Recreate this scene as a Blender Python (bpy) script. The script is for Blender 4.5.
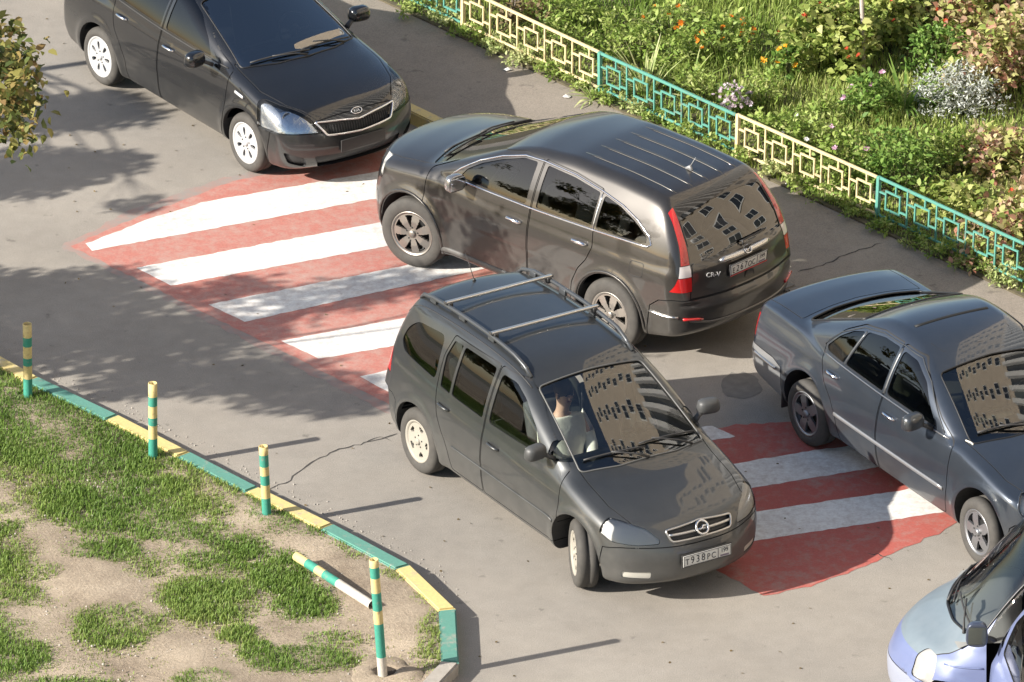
import bpy, bmesh, math, random
import numpy as np
from mathutils import Vector, Matrix, Euler
from mathutils.bvhtree import BVHTree
from mathutils.geometry import tessellate_polygon

sc = bpy.context.scene
for o in list(bpy.data.objects): bpy.data.objects.remove(o)
COL = sc.collection
R = math.radians

# ------------------------------------------------------------------ camera
FPX, PITCH, CAMH, ROLL, CAMY = 9000.0, R(25.5435), 36.967, R(-0.857), -77.35
W_, H_ = 1024, 682
cd = bpy.data.cameras.new('camera'); cam = bpy.data.objects.new('camera', cd); COL.objects.link(cam)
cd.sensor_width = 36.0; cd.lens = FPX / W_ * 36.0
cd.clip_start = 1.0; cd.clip_end = 6000.0
cam.matrix_world = Matrix.Translation((0, CAMY, CAMH)) @ Matrix.Rotation(math.pi/2 - PITCH, 4, 'X') @ Matrix.Rotation(-ROLL, 4, 'Z')
sc.camera = cam

# ------------------------------------------------------------------ sky and sun
SUN_EL, SUN_SH = R(28.0), R(23.0)          # elevation, direction in which shadows fall (from +x towards +y)
sun_dir = Vector((-math.cos(SUN_SH)*math.cos(SUN_EL), -math.sin(SUN_SH)*math.cos(SUN_EL), math.sin(SUN_EL)))
wd = bpy.data.worlds.new('World'); sc.world = wd; wd.use_nodes = True
nt = wd.node_tree; nt.nodes.clear()
sky = nt.nodes.new('ShaderNodeTexSky'); sky.sky_type = 'NISHITA'; sky.sun_disc = False
sky.sun_elevation = SUN_EL
sky.sun_rotation = math.atan2(sun_dir.x, sun_dir.y)
sky.air_density = 1.0; sky.dust_density = 1.2
bg = nt.nodes.new('ShaderNodeBackground'); bg.inputs['Strength'].default_value = 0.088
wo = nt.nodes.new('ShaderNodeOutputWorld')
nt.links.new(sky.outputs[0], bg.inputs[0]); nt.links.new(bg.outputs[0], wo.inputs[0])
sl = bpy.data.lights.new('sun', 'SUN'); sl.energy = 4.8; sl.angle = R(0.55); sl.color = (1.0, 0.945, 0.86)
so = bpy.data.objects.new('sun', sl); COL.objects.link(so)
so.rotation_euler = sun_dir.to_track_quat('Z', 'Y').to_euler(); so.location = sun_dir * 60
sc.view_settings.view_transform = 'Standard'; sc.view_settings.look = 'None'
sc.view_settings.exposure = 1.04; sc.view_settings.gamma = 1.0; sc.view_settings.use_curve_mapping = False
sc.cycles.max_bounces = 8; sc.cycles.transparent_max_bounces = 24
sc.cycles.caustics_reflective = False; sc.cycles.caustics_refractive = False

# ------------------------------------------------------------------ pixel <-> world
def unpix(px, py, z=0.0):
    u = px - W_/2; v = H_/2 - py
    c, s = math.cos(ROLL), math.sin(ROLL)
    u, v = c*u + s*v, -s*u + c*v
    d = (u, FPX*math.cos(PITCH) + v*math.sin(PITCH), -FPX*math.sin(PITCH) + v*math.cos(PITCH))
    t = (z - CAMH) / d[2]
    return Vector((t*d[0], CAMY + t*d[1], z))
def G(px, py, z=0.0):
    p = unpix(px, py, z); return (p.x, p.y)
def pix(x, y, z):
    dy = y - CAMY; dz = z - CAMH
    yc = dy*math.sin(PITCH) + dz*math.cos(PITCH); zc = dy*math.cos(PITCH) - dz*math.sin(PITCH)
    u, v = FPX*x/zc, FPX*yc/zc
    c, s = math.cos(ROLL), math.sin(ROLL)
    return W_/2 + c*u - s*v, H_/2 - (s*u + c*v)

# ------------------------------------------------------------------ materials
MATS = {}
def _bsdf(m):
    m.use_nodes = True; n = m.node_tree.nodes; n.clear()
    b = n.new('ShaderNodeBsdfPrincipled'); o = n.new('ShaderNodeOutputMaterial')
    m.node_tree.links.new(b.outputs[0], o.inputs[0]); return b
def pm(name, col, rough=0.5, metal=0.0, coat=0.0, var=0.0, vscale=8.0, bump=0.0, bscale=60.0, spec=0.5, dirt=None, dz=None, croug=0.03, sheen=0.0, trans=0.0):
    """Principled material. var: noise variation of value; bump: fine relief; dirt=(colour, amount, scale): blotchy film;
    dz=(z0,z1,amount): road dirt rising from the sill (object z)."""
    if name in MATS: return MATS[name]
    m = bpy.data.materials.new(name); b = _bsdf(m); N = m.node_tree.nodes; L = m.node_tree.links
    b.inputs['Roughness'].default_value = rough; b.inputs['Metallic'].default_value = metal
    b.inputs['Coat Weight'].default_value = coat; b.inputs['Coat Roughness'].default_value = croug
    b.inputs['Specular IOR Level'].default_value = spec
    if trans: b.inputs['Transmission Weight'].default_value = trans
    c4 = (*col, 1); tc = N.new('ShaderNodeTexCoord'); src = None
    if var > 0 or dirt or dz:
        rgb = N.new('ShaderNodeRGB'); rgb.outputs[0].default_value = c4; src = rgb.outputs[0]
    else: b.inputs['Base Color'].default_value = c4
    def noise(scale, detail=5, rg=.6):
        t = N.new('ShaderNodeTexNoise'); t.inputs['Scale'].default_value = scale; t.inputs['Detail'].default_value = detail
        t.inputs['Roughness'].default_value = rg; L.new(tc.outputs['Object'], t.inputs['Vector']); return t.outputs['Fac']
    if var > 0:
        mr = N.new('ShaderNodeMapRange'); L.new(noise(vscale), mr.inputs[0])
        mr.inputs[1].default_value = .25; mr.inputs[2].default_value = .75; mr.inputs[3].default_value = 1-var; mr.inputs[4].default_value = 1+var
        mx = N.new('ShaderNodeMix'); mx.data_type = 'RGBA'; mx.blend_type = 'MULTIPLY'; mx.inputs[0].default_value = 1
        L.new(src, mx.inputs[6]); L.new(mr.outputs[0], mx.inputs[7]); src = mx.outputs[2]
    facs = []
    if dirt:
        dc, da, ds = dirt
        mr = N.new('ShaderNodeMapRange'); L.new(noise(ds, 6, .65), mr.inputs[0])
        mr.inputs[1].default_value = .3; mr.inputs[2].default_value = .75; mr.inputs[3].default_value = da*.35; mr.inputs[4].default_value = da
        facs.append((mr.outputs[0], dc))
    if dz:
        z0, z1, a, dc2 = dz
        sp = N.new('ShaderNodeSeparateXYZ'); L.new(tc.outputs['Object'], sp.inputs[0])
        mr = N.new('ShaderNodeMapRange'); L.new(sp.outputs[2], mr.inputs[0])
        mr.inputs[1].default_value = z0; mr.inputs[2].default_value = z1; mr.inputs[3].default_value = a; mr.inputs[4].default_value = 0
        ml = N.new('ShaderNodeMath'); ml.operation = 'MULTIPLY'; L.new(mr.outputs[0], ml.inputs[0])
        m2 = N.new('ShaderNodeMapRange'); L.new(noise(5, 5, .6), m2.inputs[0]); m2.inputs[1].default_value = .3; m2.inputs[2].default_value = .7; m2.inputs[3].default_value = .55; m2.inputs[4].default_value = 1
        L.new(m2.outputs[0], ml.inputs[1]); facs.append((ml.outputs[0], dc2))
    for fo, dc in facs:
        mx = N.new('ShaderNodeMix'); mx.data_type = 'RGBA'; L.new(fo, mx.inputs[0]); L.new(src, mx.inputs[6]); mx.inputs[7].default_value = (*dc, 1); src = mx.outputs[2]
        mm = N.new('ShaderNodeMapRange'); L.new(fo, mm.inputs[0]); mm.inputs[3].default_value = rough; mm.inputs[4].default_value = .8
        if coat and fo is facs[-1][0]:
            cw = N.new('ShaderNodeMapRange'); L.new(fo, cw.inputs[0]); cw.inputs[3].default_value = coat; cw.inputs[4].default_value = 0; L.new(cw.outputs[0], b.inputs['Coat Weight'])
        if fo is facs[-1][0]: L.new(mm.outputs[0], b.inputs['Roughness'])
    if src is not None: L.new(src, b.inputs['Base Color'])
    if bump > 0:
        bp = N.new('ShaderNodeBump'); bp.inputs['Strength'].default_value = bump; bp.inputs['Distance'].default_value = .01
        L.new(noise(bscale, 4, .6), bp.inputs['Height']); L.new(bp.outputs[0], b.inputs['Normal'])
    MATS[name] = m; return m
def glassmat(name, tint=(.5, .55, .52), ior=1.6, film=0.0, filmcol=(.45, .42, .38), rough=0.0):
    if name in MATS: return MATS[name]
    m = bpy.data.materials.new(name); m.use_nodes = True; N = m.node_tree.nodes; L = m.node_tree.links; N.clear()
    o = N.new('ShaderNodeOutputMaterial'); tr = N.new('ShaderNodeBsdfTransparent'); tr.inputs[0].default_value = (*tint, 1)
    gl = N.new('ShaderNodeBsdfGlossy'); gl.inputs['Roughness'].default_value = rough; gl.inputs[0].default_value = (1, 1, 1, 1)
    fr = N.new('ShaderNodeFresnel'); fr.inputs[0].default_value = ior
    geo = N.new('ShaderNodeNewGeometry'); 
    mx = N.new('ShaderNodeMixShader'); L.new(fr.outputs[0], mx.inputs[0])
    base = tr.outputs[0]
    if film > 0:
        df = N.new('ShaderNodeBsdfDiffuse'); df.inputs[0].default_value = (*filmcol, 1)
        m1 = N.new('ShaderNodeMixShader'); tcn = N.new('ShaderNodeTexCoord'); ns = N.new('ShaderNodeTexNoise'); ns.inputs['Scale'].default_value = 4
        L.new(tcn.outputs['Object'], ns.inputs['Vector']); ml = N.new('ShaderNodeMath'); ml.operation = 'MULTIPLY'; ml.inputs[1].default_value = film*2
        L.new(ns.outputs[0], ml.inputs[0]); L.new(ml.outputs[0], m1.inputs[0]); L.new(tr.outputs[0], m1.inputs[1]); L.new(df.outputs[0], m1.inputs[2]); base = m1.outputs[0]
    L.new(base, mx.inputs[1]); L.new(gl.outputs[0], mx.inputs[2]); L.new(mx.outputs[0], o.inputs[0])
    MATS[name] = m; return m
def leafmat(name, cols, rough=.55, transl=.35):
    """leaf material: colour ramp over a per-leaf random attribute, part of the light passes through"""
    if name in MATS: return MATS[name]
    m = bpy.data.materials.new(name); m.use_nodes = True; N = m.node_tree.nodes; L = m.node_tree.links; N.clear()
    o = N.new('ShaderNodeOutputMaterial'); b = N.new('ShaderNodeBsdfPrincipled'); t = N.new('ShaderNodeBsdfTranslucent')
    at = N.new('ShaderNodeAttribute'); at.attribute_name = 'rnd'
    cr = N.new('ShaderNodeValToRGB'); cr.color_ramp.elements[0].position = 0; cr.color_ramp.elements[1].position = 1
    e = cr.color_ramp.elements
    while len(e) < len(cols): e.new(.5)
    for i, c in enumerate(cols):
        e[i].position = i/(len(cols)-1); e[i].color = (*c, 1)
    L.new(at.outputs['Fac'], cr.inputs[0]); L.new(cr.outputs[0], b.inputs['Base Color']); L.new(cr.outputs[0], t.inputs[0])
    b.inputs['Roughness'].default_value = rough; b.inputs['Specular IOR Level'].default_value = .35
    mx = N.new('ShaderNodeMixShader'); mx.inputs[0].default_value = transl
    L.new(b.outputs[0], mx.inputs[1]); L.new(t.outputs[0], mx.inputs[2]); L.new(mx.outputs[0], o.inputs[0])
    MATS[name] = m; return m

# ------------------------------------------------------------------ objects and meshes
def link(o, parent=None):
    COL.objects.link(o)
    if parent is not None: o.parent = parent
    return o
def obj(name, me, parent=None, mat=None, loc=None):
    o = bpy.data.objects.new(name, me)
    if mat is not None:
        if len(me.materials) == 0: me.materials.append(mat)
    if loc is not None: o.location = loc
    return link(o, parent)
def tag(o, label, cat, group=None):
    o['label'] = label; o['category'] = cat
    if group: o['group'] = group
    return o
def struct(o): o['kind'] = 'structure'; return o
def stuff(o): o['kind'] = 'stuff'; return o
def thing(name, label, cat, loc=(0, 0, 0), rz=0.0, group=None):
    o = bpy.data.objects.new(name, None); o.empty_display_size = .2
    o.location = loc; o.rotation_euler = (0, 0, rz); link(o)
    return tag(o, label, cat, group)
def copy_tree(o, parent=None):
    c = o.copy(); COL.objects.link(c); c.parent = parent
    for ch in o.children: copy_tree(ch, c)
    return c
def mesh_np(name, V, F, smooth=False):
    """V (n,3), F (m,k) numpy"""
    me = bpy.data.meshes.new(name); V = np.asarray(V, np.float32); F = np.asarray(F, np.int32)
    me.vertices.add(len(V)); me.vertices.foreach_set('co', V.ravel())
    k = F.shape[1]; me.loops.add(F.size); me.loops.foreach_set('vertex_index', F.ravel())
    me.polygons.add(len(F)); me.polygons.foreach_set('loop_start', np.arange(0, F.size, k, dtype=np.int32))
    if smooth: me.polygons.foreach_set('use_smooth', np.ones(len(F), bool))
    me.update(calc_edges=True); return me
class MB:
    """small mesh builder: boxes, tubes, lathes, joined in one mesh"""
    def __init__(s): s.v = []; s.f = []; s.sm = []; s.mi = []; s.m = 0
    def add(s, V, F, smooth=False):
        n = len(s.v); s.v += [tuple(p) for p in V]; s.f += [tuple(n+i for i in f) for f in F]; s.sm += [smooth]*len(F); s.mi += [s.m]*len(F); return s
    def box(s, c, d, M=None, bev=0.0):
        hx, hy, hz = d[0]/2, d[1]/2, d[2]/2
        if bev <= 0:
            V = [Vector((sx*hx, sy*hy, sz*hz)) for sz in (-1, 1) for sy in (-1, 1) for sx in (-1, 1)]
            F = [(0, 2, 3, 1), (4, 5, 7, 6), (0, 1, 5, 4), (2, 6, 7, 3), (0, 4, 6, 2), (1, 3, 7, 5)]
        else:
            bm = bmesh.new(); bmesh.ops.create_cube(bm, size=1)
            for v in bm.verts: v.co = Vector((v.co.x*d[0], v.co.y*d[1], v.co.z*d[2]))
            bmesh.ops.bevel(bm, geom=bm.edges[:], offset=min(bev, hx*.9, hy*.9, hz*.9), segments=2, affect='EDGES', profile=.6)
            bm.verts.ensure_lookup_table(); V = [v.co.copy() for v in bm.verts]; F = [[v.index for v in f.verts] for f in bm.faces]; bm.free()
        V = [(M @ v if M else v) for v in V]; c = Vector(c)
        return s.add([v + c for v in V], F, bev > 0)
    def tube(s, path, r, n=8, cap=True, up=(0, 0, 1), squash=1.0, closed=False):
        P = [Vector(p) for p in path]; m = len(P); rr = r if hasattr(r, '__len__') else [r]*m
        V = []; F = []; upv = Vector(up)
        for i in range(m):
            if closed: t = P[(i+1) % m] - P[i-1]
            else: t = P[min(i+1, m-1)] - P[max(i-1, 0)]
            if t.length < 1e-9: t = Vector((0, 0, 1))
            t.normalize(); a = upv.cross(t)
            if a.length < 1e-3: a = Vector((1, 0, 0)).cross(t)
            a.normalize(); b = t.cross(a)
            for k in range(n):
                w = 2*math.pi*k/n; V.append(P[i] + a*(math.cos(w)*rr[i]) + b*(math.sin(w)*rr[i]*squash))
        for i in range(m if closed else m-1):
            j = (i+1) % m
            for k in range(n): F.append((i*n+k, i*n+(k+1) % n, j*n+(k+1) % n, j*n+k))
        if cap and not closed: F.append(tuple(range(n-1, -1, -1))); F.append(tuple((m-1)*n+k for k in range(n)))
        return s.add(V, F, True)
    def lathe(s, prof, n=32, axis='Y', c=(0, 0, 0), smooth=True, close=False):
        """prof: (r, h) pairs round the axis"""
        V = []; F = []; m = len(prof); c = Vector(c)
        for (r, h) in prof:
            for k in range(n):
                w = 2*math.pi*k/n; a, b = r*math.cos(w), r*math.sin(w)
                p = {'Y': (a, h, b), 'Z': (a, b, h), 'X': (h, a, b)}[axis]; V.append(Vector(p) + c)
        for i in range(m if close else m-1):
            j = (i+1) % m
            for k in range(n): F.append((i*n+k, i*n+(k+1) % n, j*n+(k+1) % n, j*n+k))
        return s.add(V, F, smooth)
    def mesh(s, name, mats=None):
        me = bpy.data.meshes.new(name); me.from_pydata([tuple(v) for v in s.v], [], s.f)
        me.polygons.foreach_set('use_smooth', s.sm); me.polygons.foreach_set('material_index', s.mi)
        for m in (mats or []): me.materials.append(m)
        me.update(); return me
    def build(s, name, mat, parent=None):
        mats = mat if isinstance(mat, (list, tuple)) else [mat]
        return obj(name, s.mesh(name, mats), parent)
def fixn(me):
    bm = bmesh.new(); bm.from_mesh(me); bmesh.ops.recalc_face_normals(bm, faces=bm.faces); bm.to_mesh(me); bm.free(); return me
def rounded(poly, r, seg=4):
    out = []; n = len(poly)
    for i in range(n):
        p = np.array(poly[i], float); a = np.array(poly[i-1], float); b = np.array(poly[(i+1) % n], float)
        rr = r[i] if hasattr(r, '__len__') else r
        la, lb = np.linalg.norm(a-p), np.linalg.norm(b-p); d = min(rr, la*.45, lb*.45)
        q0 = p + (a-p)/la*d; q1 = p + (b-p)/lb*d
        for k in range(seg+1):
            t = k/seg; out.append(tuple((1-t)**2*q0 + 2*t*(1-t)*p + t*t*q1))
    return out
def offset_poly(poly, d):
    """outward for d>0"""
    P = np.array(poly, float); A = np.roll(P, 1, 0); B = np.roll(P, -1, 0)
    e = P - A; f = B - P
    ok = np.linalg.norm(f, axis=1) > 1e-6; P = P[ok]; A = np.roll(P, 1, 0); B = np.roll(P, -1, 0); e = P-A; f = B-P
    ar = np.sum(P[:, 0]*B[:, 1]-B[:, 0]*P[:, 1]); sg = 1 if ar > 0 else -1
    n1 = np.stack([e[:, 1], -e[:, 0]], 1); n1 /= np.linalg.norm(n1, axis=1)[:, None]
    n2 = np.stack([f[:, 1], -f[:, 0]], 1); n2 /= np.linalg.norm(n2, axis=1)[:, None]
    b = n1+n2; b /= np.maximum(np.sum(b*b, 1)/2, .35)[:, None]
    return (P + sg*d*b).tolist()
def in_poly(P, poly):
    """P (n,2) numpy, even-odd"""
    poly = np.asarray(poly, float); x, y = P[:, 0], P[:, 1]; ins = np.zeros(len(P), bool); j = len(poly)-1
    for i in range(len(poly)):
        xi, yi = poly[i]; xj, yj = poly[j]
        c = ((yi > y) != (yj > y)) & (x < (xj-xi)*(y-yi)/(yj-yi+1e-12)+xi); ins ^= c; j = i
    return ins
def text_mesh(body, size=1.0, depth=0.0, spacing=1.0):
    cu = bpy.data.curves.new('t', 'FONT'); cu.body = body; cu.size = size; cu.extrude = depth; cu.align_x = 'CENTER'; cu.align_y = 'CENTER'; cu.resolution_u = 3; cu.space_character = spacing
    o = bpy.data.objects.new('t', cu); COL.objects.link(o); dg = bpy.context.evaluated_depsgraph_get()
    me = bpy.data.meshes.new_from_object(o.evaluated_get(dg)); bpy.data.objects.remove(o); bpy.data.curves.remove(cu); return me
# ================================================================== GROUND, ROAD, VERGE
rng = np.random.default_rng(7)
ZV, ZW = .10, .10        # verge and walkway levels
def asphalt(name, col, patch=.12, seed=0.0, tint=(1.0, .97, .93)):
    m = bpy.data.materials.new(name); b = _bsdf(m); N = m.node_tree.nodes; L = m.node_tree.links
    tc = N.new('ShaderNodeTexCoord')
    def nz(s, d, r, off=0):
        mp = N.new('ShaderNodeMapping'); mp.inputs['Location'].default_value = (seed+off, seed*2+off, off); L.new(tc.outputs['Object'], mp.inputs[0])
        t = N.new('ShaderNodeTexNoise'); t.inputs['Scale'].default_value = s; t.inputs['Detail'].default_value = d; t.inputs['Roughness'].default_value = r; L.new(mp.outputs[0], t.inputs['Vector']); return t.outputs['Fac']
    def rng_(src, a, b_, lo, hi):
        mr = N.new('ShaderNodeMapRange'); L.new(src, mr.inputs[0]); mr.inputs[1].default_value = a; mr.inputs[2].default_value = b_; mr.inputs[3].default_value = lo; mr.inputs[4].default_value = hi; return mr.outputs[0]
    def mul(a, b_):
        x = N.new('ShaderNodeMath'); x.operation = 'MULTIPLY'; L.new(a, x.inputs[0]); L.new(b_, x.inputs[1]); return x.outputs[0]
    v = mul(rng_(nz(.55, 6, .6), .3, .7, 1-patch, 1+patch), rng_(nz(5, 6, .7, 3), .3, .7, .92, 1.08))
    v = mul(v, rng_(nz(95, 4, .75, 5), .3, .7, .66, 1.34))
    # small dark spots of oil and tar
    v = mul(v, rng_(nz(6, 3, .55, 9), .66, .74, 1.0, .70))
    hs = N.new('ShaderNodeMix'); hs.data_type = 'RGBA'; hs.blend_type = 'MULTIPLY'; hs.inputs[0].default_value = 1; hs.inputs[6].default_value = (*[c*t for c, t in zip(col, tint)], 1); L.new(v, hs.inputs[7])
    # sandy dust in broad drifts
    mx = N.new('ShaderNodeMix'); mx.data_type = 'RGBA'; L.new(rng_(nz(1.1, 7, .68, 13), .45, .75, 0, .35), mx.inputs[0]); L.new(hs.outputs[2], mx.inputs[6]); mx.inputs[7].default_value = (.34, .30, .25, 1)
    L.new(mx.outputs[2], b.inputs['Base Color']); b.inputs['Roughness'].default_value = .88; b.inputs['Specular IOR Level'].default_value = .3
    bp = N.new('ShaderNodeBump'); bp.inputs['Strength'].default_value = .5; bp.inputs['Distance'].default_value = .006; L.new(nz(170, 3, .7), bp.inputs['Height']); L.new(bp.outputs[0], b.inputs['Normal'])
    return m
ASPH = asphalt('asphalt', (.285, .267, .241), .11); WALK = asphalt('walkway_asphalt', (.245, .222, .19), .06, 4.0, (1.0, .96, .93))
def worn_paint(name, col, under, wear=.5, ws=14.0, soft=.10, var=.1):
    m = bpy.data.materials.new(name); b = _bsdf(m); N = m.node_tree.nodes; L = m.node_tree.links; tc = N.new('ShaderNodeTexCoord')
    def nz(s, d, r):
        t = N.new('ShaderNodeTexNoise'); t.inputs['Scale'].default_value = s; t.inputs['Detail'].default_value = d; t.inputs['Roughness'].default_value = r; L.new(tc.outputs['Object'], t.inputs['Vector']); return t.outputs['Fac']
    ad = N.new('ShaderNodeMath'); ad.operation = 'MULTIPLY_ADD'; L.new(nz(ws, 8, .72), ad.inputs[0]); ad.inputs[1].default_value = .7
    ml = N.new('ShaderNodeMath'); ml.operation = 'MULTIPLY'; L.new(nz(1.3, 3, .5), ml.inputs[0]); ml.inputs[1].default_value = .3; L.new(ml.outputs[0], ad.inputs[2])
    mr = N.new('ShaderNodeMapRange'); L.new(ad.outputs[0], mr.inputs[0]); mr.inputs[1].default_value = .72-.25*wear-soft; mr.inputs[2].default_value = .72-.25*wear+soft; mr.inputs[3].default_value = 1; mr.inputs[4].default_value = 0
    inv = N.new('ShaderNodeMath'); inv.operation = 'SUBTRACT'; inv.inputs[0].default_value = 1; L.new(mr.outputs[0], inv.inputs[1])
    v = N.new('ShaderNodeMapRange'); L.new(nz(45, 5, .7), v.inputs[0]); v.inputs[1].default_value = .3; v.inputs[2].default_value = .7; v.inputs[3].default_value = 1-var; v.inputs[4].default_value = 1+var
    a = N.new('ShaderNodeMix'); a.data_type = 'RGBA'; a.blend_type = 'MULTIPLY'; a.inputs[0].default_value = 1; a.inputs[6].default_value = (*col, 1); L.new(v.outputs[0], a.inputs[7])
    mx = N.new('ShaderNodeMix'); mx.data_type = 'RGBA'; L.new(inv.outputs[0], mx.inputs[0]); mx.inputs[6].default_value = (*under, 1); L.new(a.outputs[2], mx.inputs[7])
    # inv = 1 where the noise is above the wear threshold; keep paint there
    sw = N.new('ShaderNodeMix'); sw.data_type = 'RGBA'; L.new(inv.outputs[0], sw.inputs[0]); L.new(a.outputs[2], sw.inputs[6]); sw.inputs[7].default_value = (*under, 1)
    L.new(sw.outputs[2], b.inputs['Base Color']); b.inputs['Roughness'].default_value = .75
    bp = N.new('ShaderNodeBump'); bp.inputs['Strength'].default_value = .3; bp.inputs['Distance'].default_value = .004; L.new(nz(160, 3, .7), bp.inputs['Height']); L.new(bp.outputs[0], b.inputs['Normal'])
    return m
def sheet(name, pts, z, mat, thick=0.0):
    """flat polygon (world xy points); with thickness it becomes a slab whose top is at z"""
    pts = [tuple(p[:2]) for p in pts]
    ar = sum(pts[i][0]*pts[(i+1) % len(pts)][1]-pts[(i+1) % len(pts)][0]*pts[i][1] for i in range(len(pts)))
    if ar < 0: pts = pts[::-1]
    b = MB(); n = len(pts); V = [(x, y, z) for x, y in pts]; F = [tuple(range(n))]
    if thick: V += [(x, y, z-thick) for x, y in pts]; F += [(n+i, n+(i+1) % n, (i+1) % n, i) for i in range(n)]
    b.add(V, F); return b.build(name, mat)
struct(sheet('ground', [(-3000, -3000), (3000, -3000), (3000, 3000), (-3000, 3000)], -.05, pm('far_ground', (.13, .125, .085), .95, var=.3, vscale=.05)))
struct(sheet('road', [(-60, -60), (60, -60), (60, 60), (-60, 60)], 0.0, ASPH))

# painted crossing: red field, white stripes
def ragged(px, amp=.8, step=7.0):
    out = []
    for i in range(len(px)):
        a, b_ = px[i], px[(i+1) % len(px)]; n = max(1, int(math.hypot(b_[0]-a[0], b_[1]-a[1])/step))
        for k in range(n): out.append((a[0]+(b_[0]-a[0])*k/n+random.uniform(-amp, amp), a[1]+(b_[1]-a[1])*k/n+random.uniform(-amp, amp)*.6))
    return out
random.seed(5)
RED = worn_paint('red_road_paint', (.40, .10, .078), (.33, .24, .20), .46, 8, .12, .16)
WHITE = worn_paint('white_road_paint', (.76, .75, .71), (.45, .38, .33), .62, 13, .16, .10)
zred = [(70, 246), (150, 212), (235, 181), (310, 166), (420, 143), (560, 200), (640, 330), (738, 424), (820, 421), (960, 468), (990, 500), (946, 530), (880, 558), (820, 583), (765, 599), (700, 562), (390, 405)]
RED2 = worn_paint('faded_red_road_paint', (.43, .165, .13), (.42, .34, .29), .50, 9, .16, .16)
struct(sheet('red_crossing_field', [G(*p) for p in ragged([(70, 246), (150, 212), (235, 181), (310, 166), (420, 143), (560, 200), (600, 290), (480, 450), (390, 405)], 1.1)], .0026, RED2))
struct(sheet('red_crossing_field', [G(*p) for p in ragged([(560, 470), (640, 425), (705, 430), (738, 425), (820, 421), (960, 468), (990, 500), (946, 530), (905, 549), (860, 569), (810, 586), (765, 597), (700, 562), (500, 470)], 2.2)], .0026, RED))
FRI = worn_paint('red_paint_traces', (.40, .20, .16), (.262, .24, .215), 1.12, 6, .14, .1)
struct(sheet('red_paint_traces', [G(*p) for p in ragged([(60, 247), (140, 206), (235, 174), (420, 140), (560, 200), (600, 290), (480, 455), (380, 409)], 2.5)], .0012, FRI))
stripes = [[(86, 244), (92, 251), (376, 199), (470, 180), (470, 150), (384, 170.5), (314, 183), (201, 203), (150, 219)],
 [(136, 268), (171, 286), (388, 246.5), (500, 224), (480, 204), (384, 222)], [(208, 305), (245, 322), (466, 273), (560, 254), (520, 240), (405, 266)],
 [(281.5, 341), (319, 359), (400, 345), (560, 312), (540, 290), (400, 319)], [(360, 377), (395, 396), (600, 352), (580, 330), (395, 369)],
 [(436, 413), (475, 432), (640, 397), (630, 375)], [(512, 450), (550, 468), (735, 437), (712, 426)],
 [(588, 490), (628, 508), (754, 488), (869, 469), (930, 458), (900, 440), (815, 450.4), (740, 463)],
 [(665, 528), (706, 549), (755, 541), (927, 515), (985, 505), (960, 478), (899, 491), (761, 511)]]
for s_ in stripes: struct(sheet('white_stripe', [G(*p) for p in ragged(s_, .7, 6)], .0044, WHITE))

# cracks and a round repair patch
def ribbon(name, pts, w, z, mat, jit=.02):
    P = []
    for (a, b_) in zip(pts[:-1], pts[1:]):
        n = max(2, int(math.hypot(b_[0]-a[0], b_[1]-a[1])/5))
        for k in range(n): P.append((a[0]+(b_[0]-a[0])*k/n, a[1]+(b_[1]-a[1])*k/n))
    P.append(pts[-1]); W3 = [unpix(*p, z) for p in P]; V = []; F = []
    for i, p in enumerate(W3):
        t = W3[min(i+1, len(W3)-1)] - W3[max(i-1, 0)]; n = Vector((-t.y, t.x, 0)).normalized(); o = n*random.uniform(-jit, jit); ww = w*random.uniform(.35, 1.0)*(1 if 0 < i < len(W3)-1 else .2)
        V += [p+o+n*ww/2, p+o-n*ww/2]
    for i in range(len(W3)-1): F.append((2*i, 2*i+1, 2*i+3, 2*i+2))
    b = MB(); b.add(V, F); o = b.build(name, mat); fixn(o.data)
    if o.data.polygons[0].normal.z < 0: o.data.flip_normals()
    return struct(o)
random.seed(3)
CRK = pm('crack_dark', (.055, .05, .045), .95)
ribbon('road_crack', [(268, 489), (290, 480), (312, 462), (340, 449), (365, 443), (398, 434)], .02, .003, CRK)
ribbon('road_crack', [(365, 443), (380, 437), (392, 441)], .012, .0035, CRK)
ribbon('road_crack', [(868, 554), (878, 553), (892, 561)], .02, .003, CRK, .03)
ribbon('walkway_crack', [(798, 272), (822, 265), (845, 255), (882, 243)], .022, ZW+.003, CRK)
c0 = G(741, 386); struct(sheet('tar_patch', [(c0[0]+.20*math.cos(a)*random.uniform(.85, 1.1), c0[1]+.30*math.sin(a)*random.uniform(.85, 1.1)) for a in [2*math.pi*k/22 for k in range(22)]], .003, pm('tar', (.18, .168, .15), .85, var=.2, vscale=12)))

# ------------------------------------------------------------------ verge with painted kerb
KTOP = .125
kpx = [(-620, -40), (-420, 60), (-200, 235), (-60, 322), (38, 376), (118, 414), (190, 451), (258, 486), (333, 523), (410, 564), (456, 608), (459, 662), (424, 700), (352, 760), (200, 850)]
K = [Vector(G(x, y, KTOP)) for x, y in kpx]
soil = bpy.data.materials.new('bare_soil'); sb = _bsdf(soil); N = soil.node_tree.nodes; L = soil.node_tree.links
tc = N.new('ShaderNodeTexCoord'); n1 = N.new('ShaderNodeTexNoise'); n1.inputs['Scale'].default_value = 1.6; n1.inputs['Detail'].default_value = 8; n1.inputs['Roughness'].default_value = .65; L.new(tc.outputs['Object'], n1.inputs['Vector'])
n2 = N.new('ShaderNodeTexNoise'); n2.inputs['Scale'].default_value = 38; n2.inputs['Detail'].default_value = 6; n2.inputs['Roughness'].default_value = .75; L.new(tc.outputs['Object'], n2.inputs['Vector'])
cr = N.new('ShaderNodeValToRGB'); cr.color_ramp.elements[0].position = .32; cr.color_ramp.elements[0].color = (.25, .195, .138, 1); cr.color_ramp.elements[1].position = .62; cr.color_ramp.elements[1].color = (.43, .35, .258, 1); L.new(n1.outputs[0], cr.inputs[0])
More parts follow.
